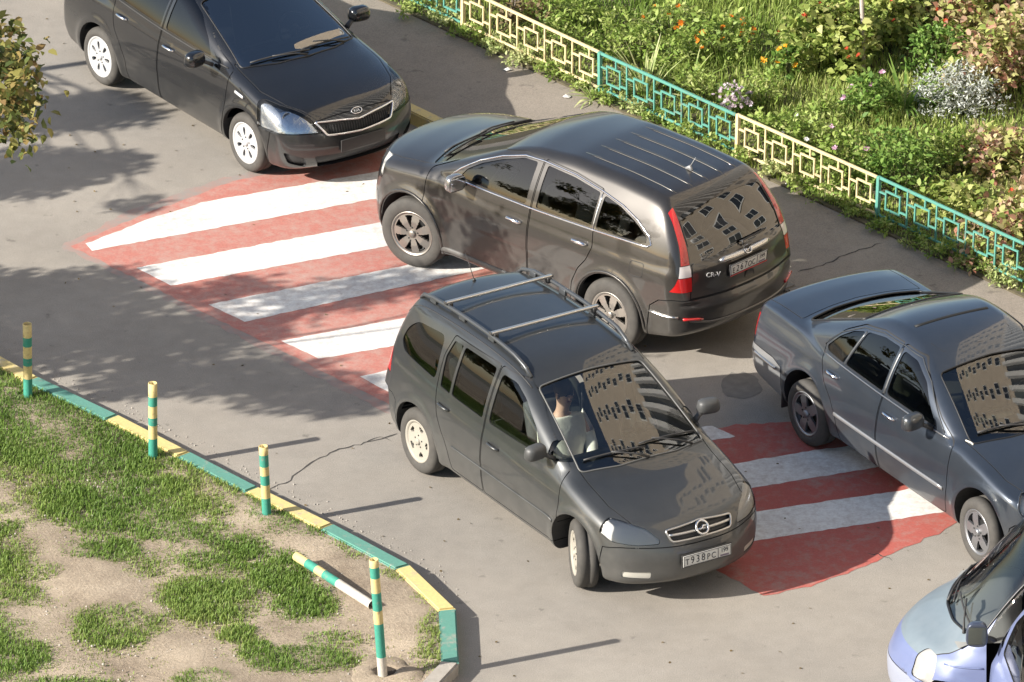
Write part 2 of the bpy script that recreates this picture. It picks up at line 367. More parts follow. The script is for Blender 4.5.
mr = N.new('ShaderNodeMapRange'); L.new(n2.outputs[0], mr.inputs[0]); mr.inputs[1].default_value = .3; mr.inputs[2].default_value = .7; mr.inputs[3].default_value = .72; mr.inputs[4].default_value = 1.2
mx = N.new('ShaderNodeMix'); mx.data_type = 'RGBA'; mx.blend_type = 'MULTIPLY'; mx.inputs[0].default_value = 1; L.new(cr.outputs[0], mx.inputs[6]); L.new(mr.outputs[0], mx.inputs[7]); L.new(mx.outputs[2], sb.inputs['Base Color']); sb.inputs['Roughness'].default_value = .95
bp = N.new('ShaderNodeBump'); bp.inputs['Strength'].default_value = .9; bp.inputs['Distance'].default_value = .02; L.new(n2.outputs[0], bp.inputs['Height']); L.new(bp.outputs[0], sb.inputs['Normal'])
# inner edge of the kerb = offset of the outer line
def inset(P, d):
    out = []
    for i, p in enumerate(P):
        a = P[max(i-1, 0)]; b_ = P[min(i+1, len(P)-1)]; t1 = (p-a).normalized() if i > 0 else (b_-p).normalized(); t2 = (b_-p).normalized() if i < len(P)-1 else t1
        n = Vector((t1.y, -t1.x)) + Vector((t2.y, -t2.x)); n.normalize(); c = max(.5, n.dot(Vector((t1.y, -t1.x)))); out.append(p + n*d/c)
    return out
KI = inset(K, .155)          # towards the verge (right of the walking direction)
poly = [tuple(p) for p in KI] + [(-6, -12), (-16, -12), (-22, 14)]
# verge surface: gently uneven grid clipped to the polygon
def terrain(name, poly, z, mat, step=.12, amp=.018, seed=1):
    P = np.array(poly); x0, y0 = P.min(0); x1, y1 = P.max(0)
    r = np.random.default_rng(seed); from_ = []
    xs = np.arange(x0, x1, step); ys = np.arange(y0, y1, step); X, Y = np.meshgrid(xs, ys, indexing='ij'); pts = np.stack([X.ravel(), Y.ravel()], 1)
    keep = in_poly(pts, offset_poly(poly, -step*.6)); pts = pts[keep] + r.uniform(-.03, .03, (keep.sum(), 2))
    import mathutils
    bd = []
    for i in range(len(poly)):
        a = np.array(poly[i]); b_ = np.array(poly[(i+1) % len(poly)]); n = max(1, int(np.linalg.norm(b_-a)/step))
        for k in range(n): bd.append(a+(b_-a)*k/n)
    nb = len(bd); allp = [Vector(p) for p in bd] + [Vector(p) for p in pts]
    res = mathutils.geometry.delaunay_2d_cdt(allp, [(i, (i+1) % nb) for i in range(nb)], [list(range(nb))], 1, 1e-5)
    V2, F = res[0], res[2]; V = []
    for i, v in enumerate(V2):
        h = amp*(math.sin(v.x*2.1+.3)*math.cos(v.y*1.7)+.6*math.sin(v.x*5.3+v.y*3.1)+.35*math.sin(v.x*11+1)*math.sin(v.y*9))
        V.append((v.x, v.y, z + (h if i >= nb else 0)))
    me = bpy.data.meshes.new(name); me.from_pydata(V, [], F); me.polygons.foreach_set('use_smooth', [True]*len(F)); me.update()
    if sum(p.normal.z for p in me.polygons) < 0: me.flip_normals()
    me.materials.append(mat); return struct(obj(name, me))
terrain('verge', poly, ZV, soil)
TEAL = worn_paint('teal_paint', (.10, .26, .205), (.33, .30, .25), 0.52, 9, .06); YEL = worn_paint('yellow_paint', (.60, .48, .20), (.36, .32, .26), 0.56, 9, .06); CONC = pm('kerb_concrete', (.34, .31, .27), .9, var=.2, vscale=9, bump=.4)
kroot = bpy.data.objects.new('verge_kerb', None); link(kroot); struct(kroot)
def kerb_block(A, B, A2, B2, zt, mat, parent, zb=-.1, gap=.006):
    A, B, A2, B2 = [Vector((p[0], p[1])) for p in (A, B, A2, B2)]
    d = (B-A).normalized()*gap; A, B, A2, B2 = A+d, B-d, A2+d, B2-d
    bm = bmesh.new(); vs = [bm.verts.new((p.x, p.y, z)) for z in (zb, zt) for p in (A, B, B2, A2)]
    for f in ((3, 2, 1, 0), (4, 5, 6, 7), (0, 1, 5, 4), (1, 2, 6, 5), (2, 3, 7, 6), (3, 0, 4, 7)): bm.faces.new([vs[i] for i in f])
    bmesh.ops.recalc_face_normals(bm, faces=bm.faces)
    ed = [e for e in bm.edges if all(v.co.z > zt-.01 for v in e.verts)]
    bmesh.ops.bevel(bm, geom=ed, offset=.014, segments=2, affect='EDGES')
    me = bpy.data.meshes.new('kerb_block'); bm.to_mesh(me); bm.free(); me.materials.append(mat)
    return obj('kerb_block', me, parent)
kcol = [CONC, TEAL, YEL, YEL, TEAL, YEL, TEAL, YEL, TEAL, YEL, TEAL, CONC, CONC, CONC]
for i in range(len(K)-1):
    # long sections outside the frame are cut into metre blocks
    n = max(1, round((K[i+1]-K[i]).length/1.15))
    for k in range(n):
        a, b_ = k/n, (k+1)/n; kerb_block(K[i].lerp(K[i+1], a), K[i].lerp(K[i+1], b_), KI[i].lerp(KI[i+1], a), KI[i].lerp(KI[i+1], b_), KTOP, kcol[i], kroot)

# ------------------------------------------------------------------ walkway, its kerb, planted bed
ka, kb = Vector(G(412, 113, KTOP)), Vector(G(442, 130, KTOP)); fdir = (Vector(G(877, 220, .12)) - Vector(G(463, 29, .12))).normalized()
kd = fdir; kn = Vector((-kd.y, kd.x))         # pointing away from the road
if kn.y < 0: kn = -kn
wroot = bpy.data.objects.new('walkway_kerb', None); link(wroot); struct(wroot)
k0 = ka - kd*6.55
for i in range(24):
    a = k0 + kd*i*1.0; b_ = a + kd*1.0
    kerb_block(a, b_, a+kn*.15, b_+kn*.15, KTOP+.01, YEL if i == 6 else [YEL, TEAL][i % 2] if i < 8 else pm('kerb_dark', (.2, .185, .165), .9, var=.2, vscale=9), wroot)
FP = [Vector(G(463, 29, .12)), Vector(G(600, 94, .12)), Vector(G(737, 157, .12)), Vector(G(877, 220, .12))]
fstep = (FP[3]-FP[0])/3.0
FPOST = [FP[0]-fstep] + FP + [FP[3]+fstep]
fa, fb = FP[0]-fstep*6, FP[0]+fstep*10
edge_a, edge_b = fa-kn*.14, fb-kn*.14
wk0, wk1 = k0-kd*12+kn*.15, k0+kd*40+kn*.15
struct(sheet('walkway', [wk0, wk1, edge_b, edge_a], ZW, WALK))
bedpoly = [tuple(edge_a), tuple(edge_b), tuple(edge_b+kn*16), tuple(edge_a+kn*16)]
bsoil = pm('bed_soil', (.10, .085, .05), .95, var=.4, vscale=5, bump=.8, bscale=30)
struct(sheet('planted_bed', bedpoly, ZW+.02, bsoil, .2))

# ------------------------------------------------------------------ fence panels
FT = worn_paint('fence_teal', (.085, .275, .215), (.16, .13, .10), 0.46, 20, .05); FY = worn_paint('fence_cream', (.62, .51, .28), (.30, .22, .12), 0.46, 20, .05)
def fence_panel(A, B, mat, label, cells=5, posts=(1, 0)):
    A = Vector((A.x, A.y, .12)); B = Vector((B.x, B.y, .12)); d = (B-A); Ln = d.length; d.normalize()
    t = thing('low_fence', label, 'fence', A, math.atan2(d.y, d.x), 'fence panels along the planted bed')
    zt, zb = .455, .065; cw = Ln/cells
    def bar(name, u0, v0, u1, v1, th=.02, parent=t):
        b = MB()
        if abs(u1-u0) > abs(v1-v0): b.box(((u0+u1)/2, 0, v0), (abs(u1-u0), th, th), bev=.003)
        else: b.box((u0, 0, (v0+v1)/2), (th, th, abs(v1-v0)), bev=.003)
        return b.build(name, mat, parent)
    bar('post', 0, -.25, 0, zt+.012, .038)
    bar('top_rail', .02, zt, Ln-.02, zt, .026); bar('bottom_rail', .02, zb, Ln-.02, zb, .022)
    for k in range(cells):
        u = k*cw
        if k: bar('upright', u, zb+.011, u, zt-.013, .018)
        l, r_, lo, hi = u+cw*.27, u+cw*.75, .155, .345
        b = MB(); th = .017
        for (u0, v0, u1, v1) in ((l, hi, r_, hi), (l, lo, r_, lo)): b.box(((u0+u1)/2, 0, v0), (u1-u0+th, th, th))
        for (u0, v0, v1) in ((l, lo, hi), (r_, lo, hi)): b.box((u0, 0, (v0+v1)/2), (th, th-.001, v1-v0-th))
        # four short ties set like a pinwheel
        b.box((u+.012+(l-u-.012)/2-.004, 0, hi-.035), (l-u-.012, th, th)); b.box(((r_+u+cw)/2, 0, lo+.035), (u+cw-r_-.02, th, th))
        b.box((r_-.06, 0, (hi+zt)/2), (th, th, zt-hi-.03)); b.box((l+.06, 0, (lo+zb)/2), (th, th, lo-zb-.028))
        b.build('square_frame', mat, t)
    t.rotation_euler.x = random.uniform(-.035, .035)
    return t
fl = ['teal fence panel at the top edge of the picture beside the walkway', 'cream fence panel next to the walkway, upper of the two cream ones', 'teal fence panel between the two cream panels, behind the brown crossover', 'cream fence panel at the brown crossover\'s rear, lower of the two cream ones', 'teal fence panel running to the right edge above the blue grey saloon']
for i in range(5): fence_panel(FPOST[i], FPOST[i+1], FT if i % 2 == 0 else FY, fl[i])

# ------------------------------------------------------------------ striped bollards
def bollard(base, top, bands, label, fall=False):
    """base, top: world points of the axis; bands: list of (fraction, material)"""
    base, top = Vector(base), Vector(top); ax = top-base; Ln = ax.length
    t = thing('striped_bollard', label, 'bollard', base, 0, 'striped bollards on the verge'); t.rotation_euler = ax.to_track_quat('Z', 'Y').to_euler()
    r = .042; z = 0.0
    for i, (fz, m) in enumerate(bands):
        h = Ln*fz; last = i == len(bands)-1; b = MB(); pr = [(r, z), (r, z+h)]
        if last: pr = [(r, z), (r, z+h), (r-.006, z+h+.001), (r-.007, z+h-.06), (.001, z+h-.06)]
        b.lathe(pr, 20, axis='Z'); o = b.build('painted_band', m, t); z += h
    return t
RUST = worn_paint('bollard_cream', (.58, .46, .20), (.25, .14, .07), 0.54, 16, .05); BT = worn_paint('bollard_teal', (.04, .25, .18), (.22, .2, .16), 0.48, 14, .05); BARE = worn_paint('bare_post', (.48, .44, .38), (.30, .24, .17), .45, 14, .1)
std = [(.29, BT), (.17, RUST), (.10, BT), (.15, RUST), (.12, BT), (.17, RUST)]
def up(px, py, h, lean=(0, 0)):
    p = unpix(px, py, ZV); return p - Vector((0, 0, .03)), p + Vector((lean[0], lean[1], h))
bollard(*up(28, 397, .76), std, 'striped bollard standing nearest the left edge of the picture')
bollard(*up(153, 457, .76), std, 'striped bollard second from the left edge, upright in the grass')
bollard(*up(267, 516, .71, (-.035, 0)), [(.30, BT), (.18, RUST), (.13, BT), (.12, RUST), (.16, BT), (.11, RUST)], 'striped bollard beside the road crack, slightly tilted, third from left edge')
bollard(*up(383, 676, 1.14, (-.09, .02)), [(.19, BARE), (.29, BT), (.11, RUST), (.17, BT), (.13, RUST), (.11, BT), (.0001, BT)] if False else [(.19, BARE), (.28, BT), (.11, RUST), (.15, BT), (.12, RUST), (.09, BT), (.06, RUST)], 'tall striped bollard leaning in a dug hole, its foot unpainted')
a = unpix(296, 556, ZV+.10); b_ = unpix(372, 605, ZV+.05)
bollard(b_, a, [(.28, BARE), (.16, BARE), (.18, BT), (.10, RUST), (.13, BT), (.15, RUST)], 'fallen striped bollard lying on the bare soil')
h0 = unpix(384, 672, ZV); b = MB(); V = []; F = []
prof = [(.075, -.01), (.09, .018), (.13, .04), (.19, .026), (.27, .004), (.30, -.03)]; nn = 30
for (r_, h) in prof:
    for k in range(nn):
        a = 2*math.pi*k/nn; j = 1+.16*math.sin(3*a+r_*9)+.07*math.sin(7*a); V.append((r_*j*math.cos(a)*1.15, r_*j*math.sin(a), h*.5*(1+.4*math.sin(2*a+1))))
for i in range(len(prof)-1):
    for k in range(nn): F.append((i*nn+k, i*nn+(k+1) % nn, (i+1)*nn+(k+1) % nn, (i+1)*nn+k))
b.add(V, F, True); o = b.build('soil_mound', soil); o.location = h0; fixn(o.data); struct(o)
b = MB(); b.add([(.09*1.2*math.cos(2*math.pi*k/20), .09*math.sin(2*math.pi*k/20), .012) for k in range(20)], [tuple(range(20))]); o = b.build('hole_bottom', pm('dark_soil', (.04, .028, .018), .95)); o.location = h0; struct(o)  # flat near-black disc on the verge, its colour stands in for the hole's depth

# pebbles and crumbs on the bare soil and along the kerb
pr = np.random.default_rng(21); V = []; F = []
base = np.array([(1, 0, 0), (-1, 0, 0), (0, 1, 0), (0, -1, 0), (0, 0, 1), (0, 0, -1)], float); oct_ = [(0, 2, 4), (2, 1, 4), (1, 3, 4), (3, 0, 4), (2, 0, 5), (1, 2, 5), (3, 1, 5), (0, 3, 5)]
cnt = 0
for k in range(900):
    if k < 620: x, y = pr.uniform(-40, 440), pr.uniform(480, 720); z = ZV
    else:
        i = pr.integers(3, 10); t_ = pr.random(); x = kpx[i][0]*(1-t_)+kpx[i+1][0]*t_+abs(pr.normal(0, 9))+4; y = kpx[i][1]*(1-t_)+kpx[i+1][1]*t_-abs(pr.normal(0, 4)); z = 0
    c = np.array(unpix(x, y, z))
    if z and not in_poly(np.array([c[:2]]), poly)[0]: continue
    s_ = pr.uniform(.004, .016)*(1 if k < 620 else .7); V += list(base*s_*pr.uniform(.6, 1.3, (6, 3))+c+np.array([0, 0, s_*.3])); F += [tuple(cnt*6+q for q in f) for f in oct_]; cnt += 1
b = MB(); b.add(V, F); o = b.build('pebbles', pm('pebble_grey', (.36, .33, .29), .9, var=.35, vscale=40)); stuff(tag(o, 'small stones and crumbs on the bare soil and by the kerb', 'stones'))
# ================================================================== CARS
def curve(pts, blur=0.0):
    pts = sorted(pts); xs = np.array([p[0] for p in pts]); ys = np.array([p[1] for p in pts])
    g = np.arange(xs[0]-1.0, xs[-1]+1.0, .01); v = np.interp(g, xs, ys)
    # straight extrapolation at both ends would run away: keep constant
    if blur > 0:
        k = max(1, int(blur/.01)); ker = np.ones(2*k+1)/(2*k+1)
        for _ in range(2): v = np.convolve(np.pad(v, k, mode='edge'), ker, mode='valid')
    s = np.gradient(v, .01)
    return (lambda x: np.interp(x, g, v)), (lambda x: np.interp(x, g, s))
def smax(a, b, k):
    h = np.maximum(k-np.abs(a-b), 0)/k; return np.maximum(a, b) + h*h*k*.25
def smin(a, b, k):
    h = np.maximum(k-np.abs(a-b), 0)/k; return np.minimum(a, b) - h*h*k*.25
def make_field(P):
    w, _ = curve(P['w'], .10); side, _ = curve(P['side'], .04); zt, ztd = curve(P['top'], P.get('topblur', .06))
    xf, xfd = curve(P['xf'], .04); xr, xrd = curve(P['xr'], .04)
    gw, _ = curve(P['gw'], .12); zg, zgd = curve(P['gtop'], P.get('gblur', .08)); zbelt, _ = curve(P['belt'], .1)
    zbot, _ = curve(P['zb'], .05)
    cf, pf, cr, pr = P['cf'], P['pf'], P['cr'], P['pr']; crown, gcrown = P['crown'], P['gcrown']
    cw, crr, xm = P['cw'], P['crr'], P.get('xm', -.6); tum, tumc = P['tum'], P['tumc']
    wb, RW, fl = P['wb'], P['rw'], P.get('flare', .018); hoodridge = P.get('ridge', 0)
    shoulder = P.get('shoulder', 0); zsh = P.get('zsh', .8)
    def f(X, Y, Z):
        A = np.abs(Y); W = w(X)
        bump = 0
        for s in (-1, 1):
            r = np.hypot(X - s*wb/2, (Z - RW)); bump = bump + fl*np.exp(-((r-(RW+.085))/.055)**2)
        if shoulder: bump = bump + shoulder*np.exp(-((Z-zsh(X) if callable(zsh) else Z-zsh)/.03)**2)
        fs = A - (W - side(Z) + bump)
        u = A/np.maximum(W, .3)
        xe = X + P.get('ctop', 0.04)*A*A*np.where(X > 0, 1, -1)
        top = zt(xe) - crown*A*A - P.get('edge', 0)*u**6
        if hoodridge: top = top + hoodridge*np.exp(-((A-P['ridgey'](X))/.05)**2)*np.clip((X-.6)/.3, 0, 1)
        ft = (Z - top)/np.sqrt(1+np.clip(ztd(xe), -3, 3)**2)
        ff = (X - (xf(Z) - cf*u**pf))/np.sqrt(1+np.clip(xfd(Z), -2, 2)**2)
        fr = ((xr(Z) + cr*u**pr) - X)/np.sqrt(1+np.clip(xrd(Z), -2, 2)**2)
        fb = zbot(X) - Z
        k = P.get('k', .07)
        lo = smax(smax(fs, ft, P.get('kt', k)), smax(ff, fr, .03), P.get('kf', .09)); lo = smax(lo, fb, .06)
        dz = Z - zbelt(X)
        gs = (A - (gw(X) - tum*dz - tumc*dz*dz))*.93
        sg = np.clip((X-(xm-.4))/.8, 0, 1); sg = sg*sg*(3-2*sg)
        xg = X + (cw*sg - crr*(1-sg))*A*A
        sl = np.clip(zgd(xg), -4, 4)
        gt = (Z - (zg(xg) - gcrown*A*A))/np.sqrt(1+sl*sl)
        gr = smax(smax(gs, gt, P.get('kg', .09)), P.get('gz0', .6) - Z, .02)
        return smin(lo, gr, P.get('kb', .035))
    return f
def surf_nets(F, o, h, iso, f, refine=3):
    S = F < iso
    nx, ny, nz = F.shape
    c = np.zeros((nx-1, ny-1, nz-1), np.int8)
    for dx in (0, 1):
        for dy in (0, 1):
            for dz in (0, 1): c += S[dx:nx-1+dx, dy:ny-1+dy, dz:nz-1+dz]
    act = (c > 0) & (c < 8); I, J, K = np.nonzero(act); idx = np.full(c.shape, -1, np.int32); idx[I, J, K] = np.arange(len(I))
    acc = np.zeros((len(I), 3)); cnt = np.zeros(len(I))
    cs = [(a, b, d) for a in (0, 1) for b in (0, 1) for d in (0, 1)]
    for p in cs:
        for ax in range(3):
            if p[ax]: continue
            q = list(p); q[ax] = 1
            fa = F[I+p[0], J+p[1], K+p[2]]-iso; fb = F[I+q[0], J+q[1], K+q[2]]-iso
            m = (fa < 0) != (fb < 0); t = np.where(m, fa/np.where(m, fa-fb, 1), 0)
            v = np.tile(np.array(p, float), (len(I), 1)); v[:, ax] += t
            acc[m] += v[m]; cnt[m] += 1
    V = np.stack([I, J, K], 1) + acc/cnt[:, None]
    V = V*h + o
    for _ in range(refine):
        g, val = grad(f, V); n2 = np.maximum((g*g).sum(1), .2); st = ((val-iso)/n2)[:, None]*g
        V -= np.clip(st, -h*.6, h*.6)
    faces = []
    for ax in range(3):
        sl0 = [slice(1, -1)]*3; sl0[ax] = slice(0, -1); sl1 = [slice(1, -1)]*3; sl1[ax] = slice(1, None)
        a, b = S[tuple(sl0)], S[tuple(sl1)]; m = a != b; i, j, k = np.nonzero(m)
        ijk = [i, j, k]
        for d in range(3):
            if d != ax: ijk[d] = ijk[d]+1
        u, v = [(1, 2), (2, 0), (0, 1)][ax]
        def cell(du, dv):
            q = [ijk[0].copy(), ijk[1].copy(), ijk[2].copy()]; q[u] = q[u]-du; q[v] = q[v]-dv; return idx[q[0], q[1], q[2]]
        quad = np.stack([cell(1, 1), cell(0, 1), cell(0, 0), cell(1, 0)], 1)
        flip = ~a[i, j, k]; quad[flip] = quad[flip][:, ::-1]; faces.append(quad)
    return V, np.concatenate(faces)
def grad(f, V, e=.003):
    x, y, z = V[:, 0], V[:, 1], V[:, 2]; v0 = f(x, y, z)
    g = np.stack([f(x+e, y, z)-f(x-e, y, z), f(x, y+e, z)-f(x, y-e, z), f(x, y, z+e)-f(x, y, z-e)], 1)/(2*e)
    return g, v0
def boolean(a, b, op='DIFFERENCE'):
    oa = bpy.data.objects.new('ba', a); ob = bpy.data.objects.new('bb', b); COL.objects.link(oa); COL.objects.link(ob)
    m = oa.modifiers.new('b', 'BOOLEAN'); m.operation = op; m.object = ob; m.solver = 'MANIFOLD'
    dg = bpy.context.evaluated_depsgraph_get(); me = bpy.data.meshes.new_from_object(oa.evaluated_get(dg))
    bpy.data.objects.remove(oa); bpy.data.objects.remove(ob)
    if op != 'UNION' and len(me.polygons) == 0: print('EMPTY boolean', op)
    return me
class Prism:
    def __init__(s, poly, O=(0, 0, 0), U=(1, 0, 0), V=(0, 0, 1), n=(.35, 1.4), rnd=None):
        s.poly = rounded(poly, rnd) if rnd else [tuple(p) for p in poly]
        s.O = np.array(O, float); s.U = np.array(U, float); s.V = np.array(V, float); s.U /= np.linalg.norm(s.U); s.V /= np.linalg.norm(s.V)
        s.N = np.cross(s.U, s.V); s.n = n
    def at(s, u, v, n): return s.O + s.U*u + s.V*v + s.N*n
    def mesh(s, off=0.0):
        p = offset_poly(s.poly, off) if off else s.poly
        ar = sum(p[i][0]*p[(i+1) % len(p)][1]-p[(i+1) % len(p)][0]*p[i][1] for i in range(len(p)))
        if ar < 0: p = p[::-1]
        k = len(p); V = [s.at(u, v, s.n[0]) for u, v in p] + [s.at(u, v, s.n[1]) for u, v in p]
        F = [tuple(range(k-1, -1, -1)), tuple(range(k, 2*k))] + [(i, (i+1) % k, k+(i+1) % k, k+i) for i in range(k)]
        me = bpy.data.meshes.new('prism'); me.from_pydata([tuple(v) for v in V], [], F); me.update(); return me
    def inside(s, Q, off=0.0):
        d = Q - s.O; n = d@s.N; uv = np.stack([d@s.U, d@s.V], 1)
        return in_poly(uv, offset_poly(s.poly, off) if off else s.poly) & (n > s.n[0]) & (n < s.n[1])
def side_prism(poly, sd, rnd=None, lo=.35, hi=1.4):
    # N = U x V = x cross z = -y : left side (y>0) has n<0
    return Prism(poly, n=(-hi, -lo) if sd > 0 else (lo, hi), rnd=rnd)
def slope_prism(poly, base, top, n=(-.3, .3), rnd=None):
    """poly in (y, s): s metres along the line base->top, both (x, z)"""
    V = (top[0]-base[0], 0, top[1]-base[1])
    return Prism(poly, O=(base[0], 0, base[1]), U=(0, 1, 0), V=V, n=n, rnd=rnd)
INTERIOR = pm('car_dark_interior', (.018, .018, .019), .7)
CHROME = pm('chrome', (.75, .75, .76), .12, 1.0)
CHROME_D = pm('chrome_dull', (.55, .54, .52), .3, 1.0)
RUBBER = pm('tyre_rubber', (.035, .033, .031), .85, var=.15, vscale=20, dirt=((.13, .118, .10), .4, 9))
BLACKP = pm('black_plastic', (.022, .022, .023), .5, dirt=((.14, .13, .115), .22, 6))
class Car:
    def __init__(s, P, h=.024):
        s.P = P; s.f = make_field(P)
        lo = np.array([min(p[1] for p in P['xr'])-.15, -max(p[1] for p in P['w'])-.12, .08]); hi = np.array([max(p[1] for p in P['xf'])+.15, max(p[1] for p in P['w'])+.12, max(p[1] for p in P['gtop'])+.1])
        n = np.ceil((hi-lo)/h).astype(int)+1
        # centre the grid on y = 0
        lo[1] = -(n[1]-1)*h/2
        gx, gy, gz = [lo[i]+np.arange(n[i])*h for i in range(3)]
        X, Y, Z = np.meshgrid(gx, gy, gz, indexing='ij'); s.F = s.f(X, Y, Z); s.o, s.h = lo, h
        V, Fc = surf_nets(s.F, lo, h, 0.0, s.f); s.V0, s.F0 = V, Fc
        s.outer = mesh_np('outer', V, Fc)
        s.bvh = BVHTree.FromPolygons(V.tolist(), Fc.tolist())
        s.iso = {}
        s.cuts = []; s.shell = None
    def level(s, d):
        if d not in s.iso: s.iso[d] = surf_nets(s.F, s.o, s.h, d, s.f)
        return s.iso[d]
    def make_shell(s):
        P = s.P; F2 = s.F[::2, ::2, ::2]; V, Fc = surf_nets(F2, s.o, s.h*2, -.045, s.f); cav = mesh_np('cav', V, Fc)
        x0, x1, z0 = P['cab']; b = MB(); b.box(((x0+x1)/2, 0, z0+1), (x1-x0, 3, 2)); cav = boolean(cav, b.mesh('b'), 'INTERSECT')
        s.shell = boolean(s.outer, cav)
        b = MB(); wb, rw = P['wb'], P['rw']; n = 40
        for sx in (-1, 1):
            for sy in (-1, 1):
                rr = rw + P.get('arch', .06); y0, y1 = P['ww']-.34, 1.3; cx, cz = sx*wb/2, rw+P.get('archz', .015)
                V = []; 
                for y in (y0, y1):
                    for k in range(n):
                        a = 2*math.pi*k/n; zz = cz+rr*math.sin(a); V.append((cx+rr*math.cos(a)*(1.0 if zz > cz else 1.02), sy*y, zz))
                F = [tuple(range(n)), tuple(range(2*n-1, n-1, -1))] + [(i, n+i, n+(i+1) % n, (i+1) % n) for i in range(n)]
                if sy < 0: F = [t[::-1] for t in F]
                b.add(V, F)
        me = b.mesh('wells'); fixn(me); s.shell = boolean(s.shell, me)
    def cut(s, prisms, off=0.0):
        for p in prisms: s.shell = boolean(s.shell, p.mesh(off))
    def panel(s, name, pr, parent, mat, gap=.0045):
        me = boolean(s.shell, pr.mesh(-gap), 'INTERSECT'); s.shell = boolean(s.shell, pr.mesh(gap))
        return s.finish(name, me, parent, mat)
    def finish(s, name, me, parent, mat):
        nv = len(me.vertices); V = np.empty(nv*3); me.vertices.foreach_get('co', V); V = V.reshape(-1, 3)
        g, val = grad(s.f, V); g /= np.maximum(np.linalg.norm(g, axis=1), 1e-6)[:, None]
        nl = len(me.loops); vi = np.empty(nl, np.int32); me.loops.foreach_get('vertex_index', vi)
        npl = len(me.polygons); fn = np.empty(npl*3); me.polygons.foreach_get('normal', fn); fn = fn.reshape(-1, 3)
        lt = np.empty(npl, np.int32); me.polygons.foreach_get('loop_total', lt); pi = np.repeat(np.arange(npl), lt)
        fc = np.empty(npl*3); me.polygons.foreach_get('center', fc); fc = fc.reshape(-1, 3)
        n = fn[pi].copy(); ok = (np.abs(val[vi]) < .004) & ((g[vi]*fn[pi]).sum(1) > .5); n[ok] = g[vi][ok]
        cv = s.f(fc[:, 0], fc[:, 1], fc[:, 2]); ins = (cv < -.009)
        # panel edge faces: vertices on the surface but normal turned away
        gf, _ = grad(s.f, fc); gf /= np.maximum(np.linalg.norm(gf, axis=1), 1e-6)[:, None]; ins |= (gf*fn).sum(1) < .5
        me.materials.clear(); me.materials.append(mat); me.materials.append(INTERIOR)
        me.polygons.foreach_set('material_index', ins.astype(np.int32)); me.polygons.foreach_set('use_smooth', np.ones(npl, bool))
        me.normals_split_custom_set(n.tolist()); me.name = name
        return obj(name, me, parent)
    def patch(s, name, pr, parent, mat, d=-.008, off=.02, clip=None):
        V, Fc = s.level(d); C = V[Fc].mean(1); m = pr.inside(C, off)
        if clip is not None: m &= clip(C)
        fs = Fc[m]; used, inv = np.unique(fs.ravel(), return_inverse=True)
        me = mesh_np(name, V[used], inv.reshape(-1, 4), True)
        g, _ = grad(s.f, V[used]); g /= np.linalg.norm(g, axis=1)[:, None]
        me.normals_split_custom_set(g[inv.ravel()].tolist())
        return obj(name, me, parent, mat)
    def hit(s, pr, u, v, off=0.0):
        """drop a point of the prism plane on the body from outside"""
        for sgn in (1,):
            if pr.n[1] <= 0: a, d = pr.at(u, v, pr.n[0]), pr.N     # left side prism: outside is n[0]
            else: a, d = pr.at(u, v, pr.n[1]), -pr.N
            h = s.bvh.ray_cast(Vector(a), Vector(d))
            if h[0] is None: return None, None
            g, _ = grad(s.f, np.array([h[0]])); nn = Vector(g[0]).normalized()
            return h[0] + nn*off, nn
    def path(s, pr, pts, off=.0, step=.04, closed=False):
        out = []; q = list(pts) + ([pts[0]] if closed else [])
        for a, b in zip(q[:-1], q[1:]):
            n = max(1, int(math.hypot(b[0]-a[0], b[1]-a[1])/step))
            for k in range(n): out.append((a[0]+(b[0]-a[0])*k/n, a[1]+(b[1]-a[1])*k/n))
        if not closed: out.append(q[-1])
        r = [s.hit(pr, u, v, off)[0] for u, v in out]
        return [p for p in r if p is not None]
    def trim(s, name, pr, parent, mat, r=.009, pts=None, closed=True, off=.002, squash=1.0, grow=0.0):
        pts = pts or (offset_poly(pr.poly, grow) if grow else pr.poly); p = s.path(pr, pts, off, closed=closed)
        b = MB(); b.tube(p, r, 6, closed=closed, squash=squash); return b.build(name, mat, parent)
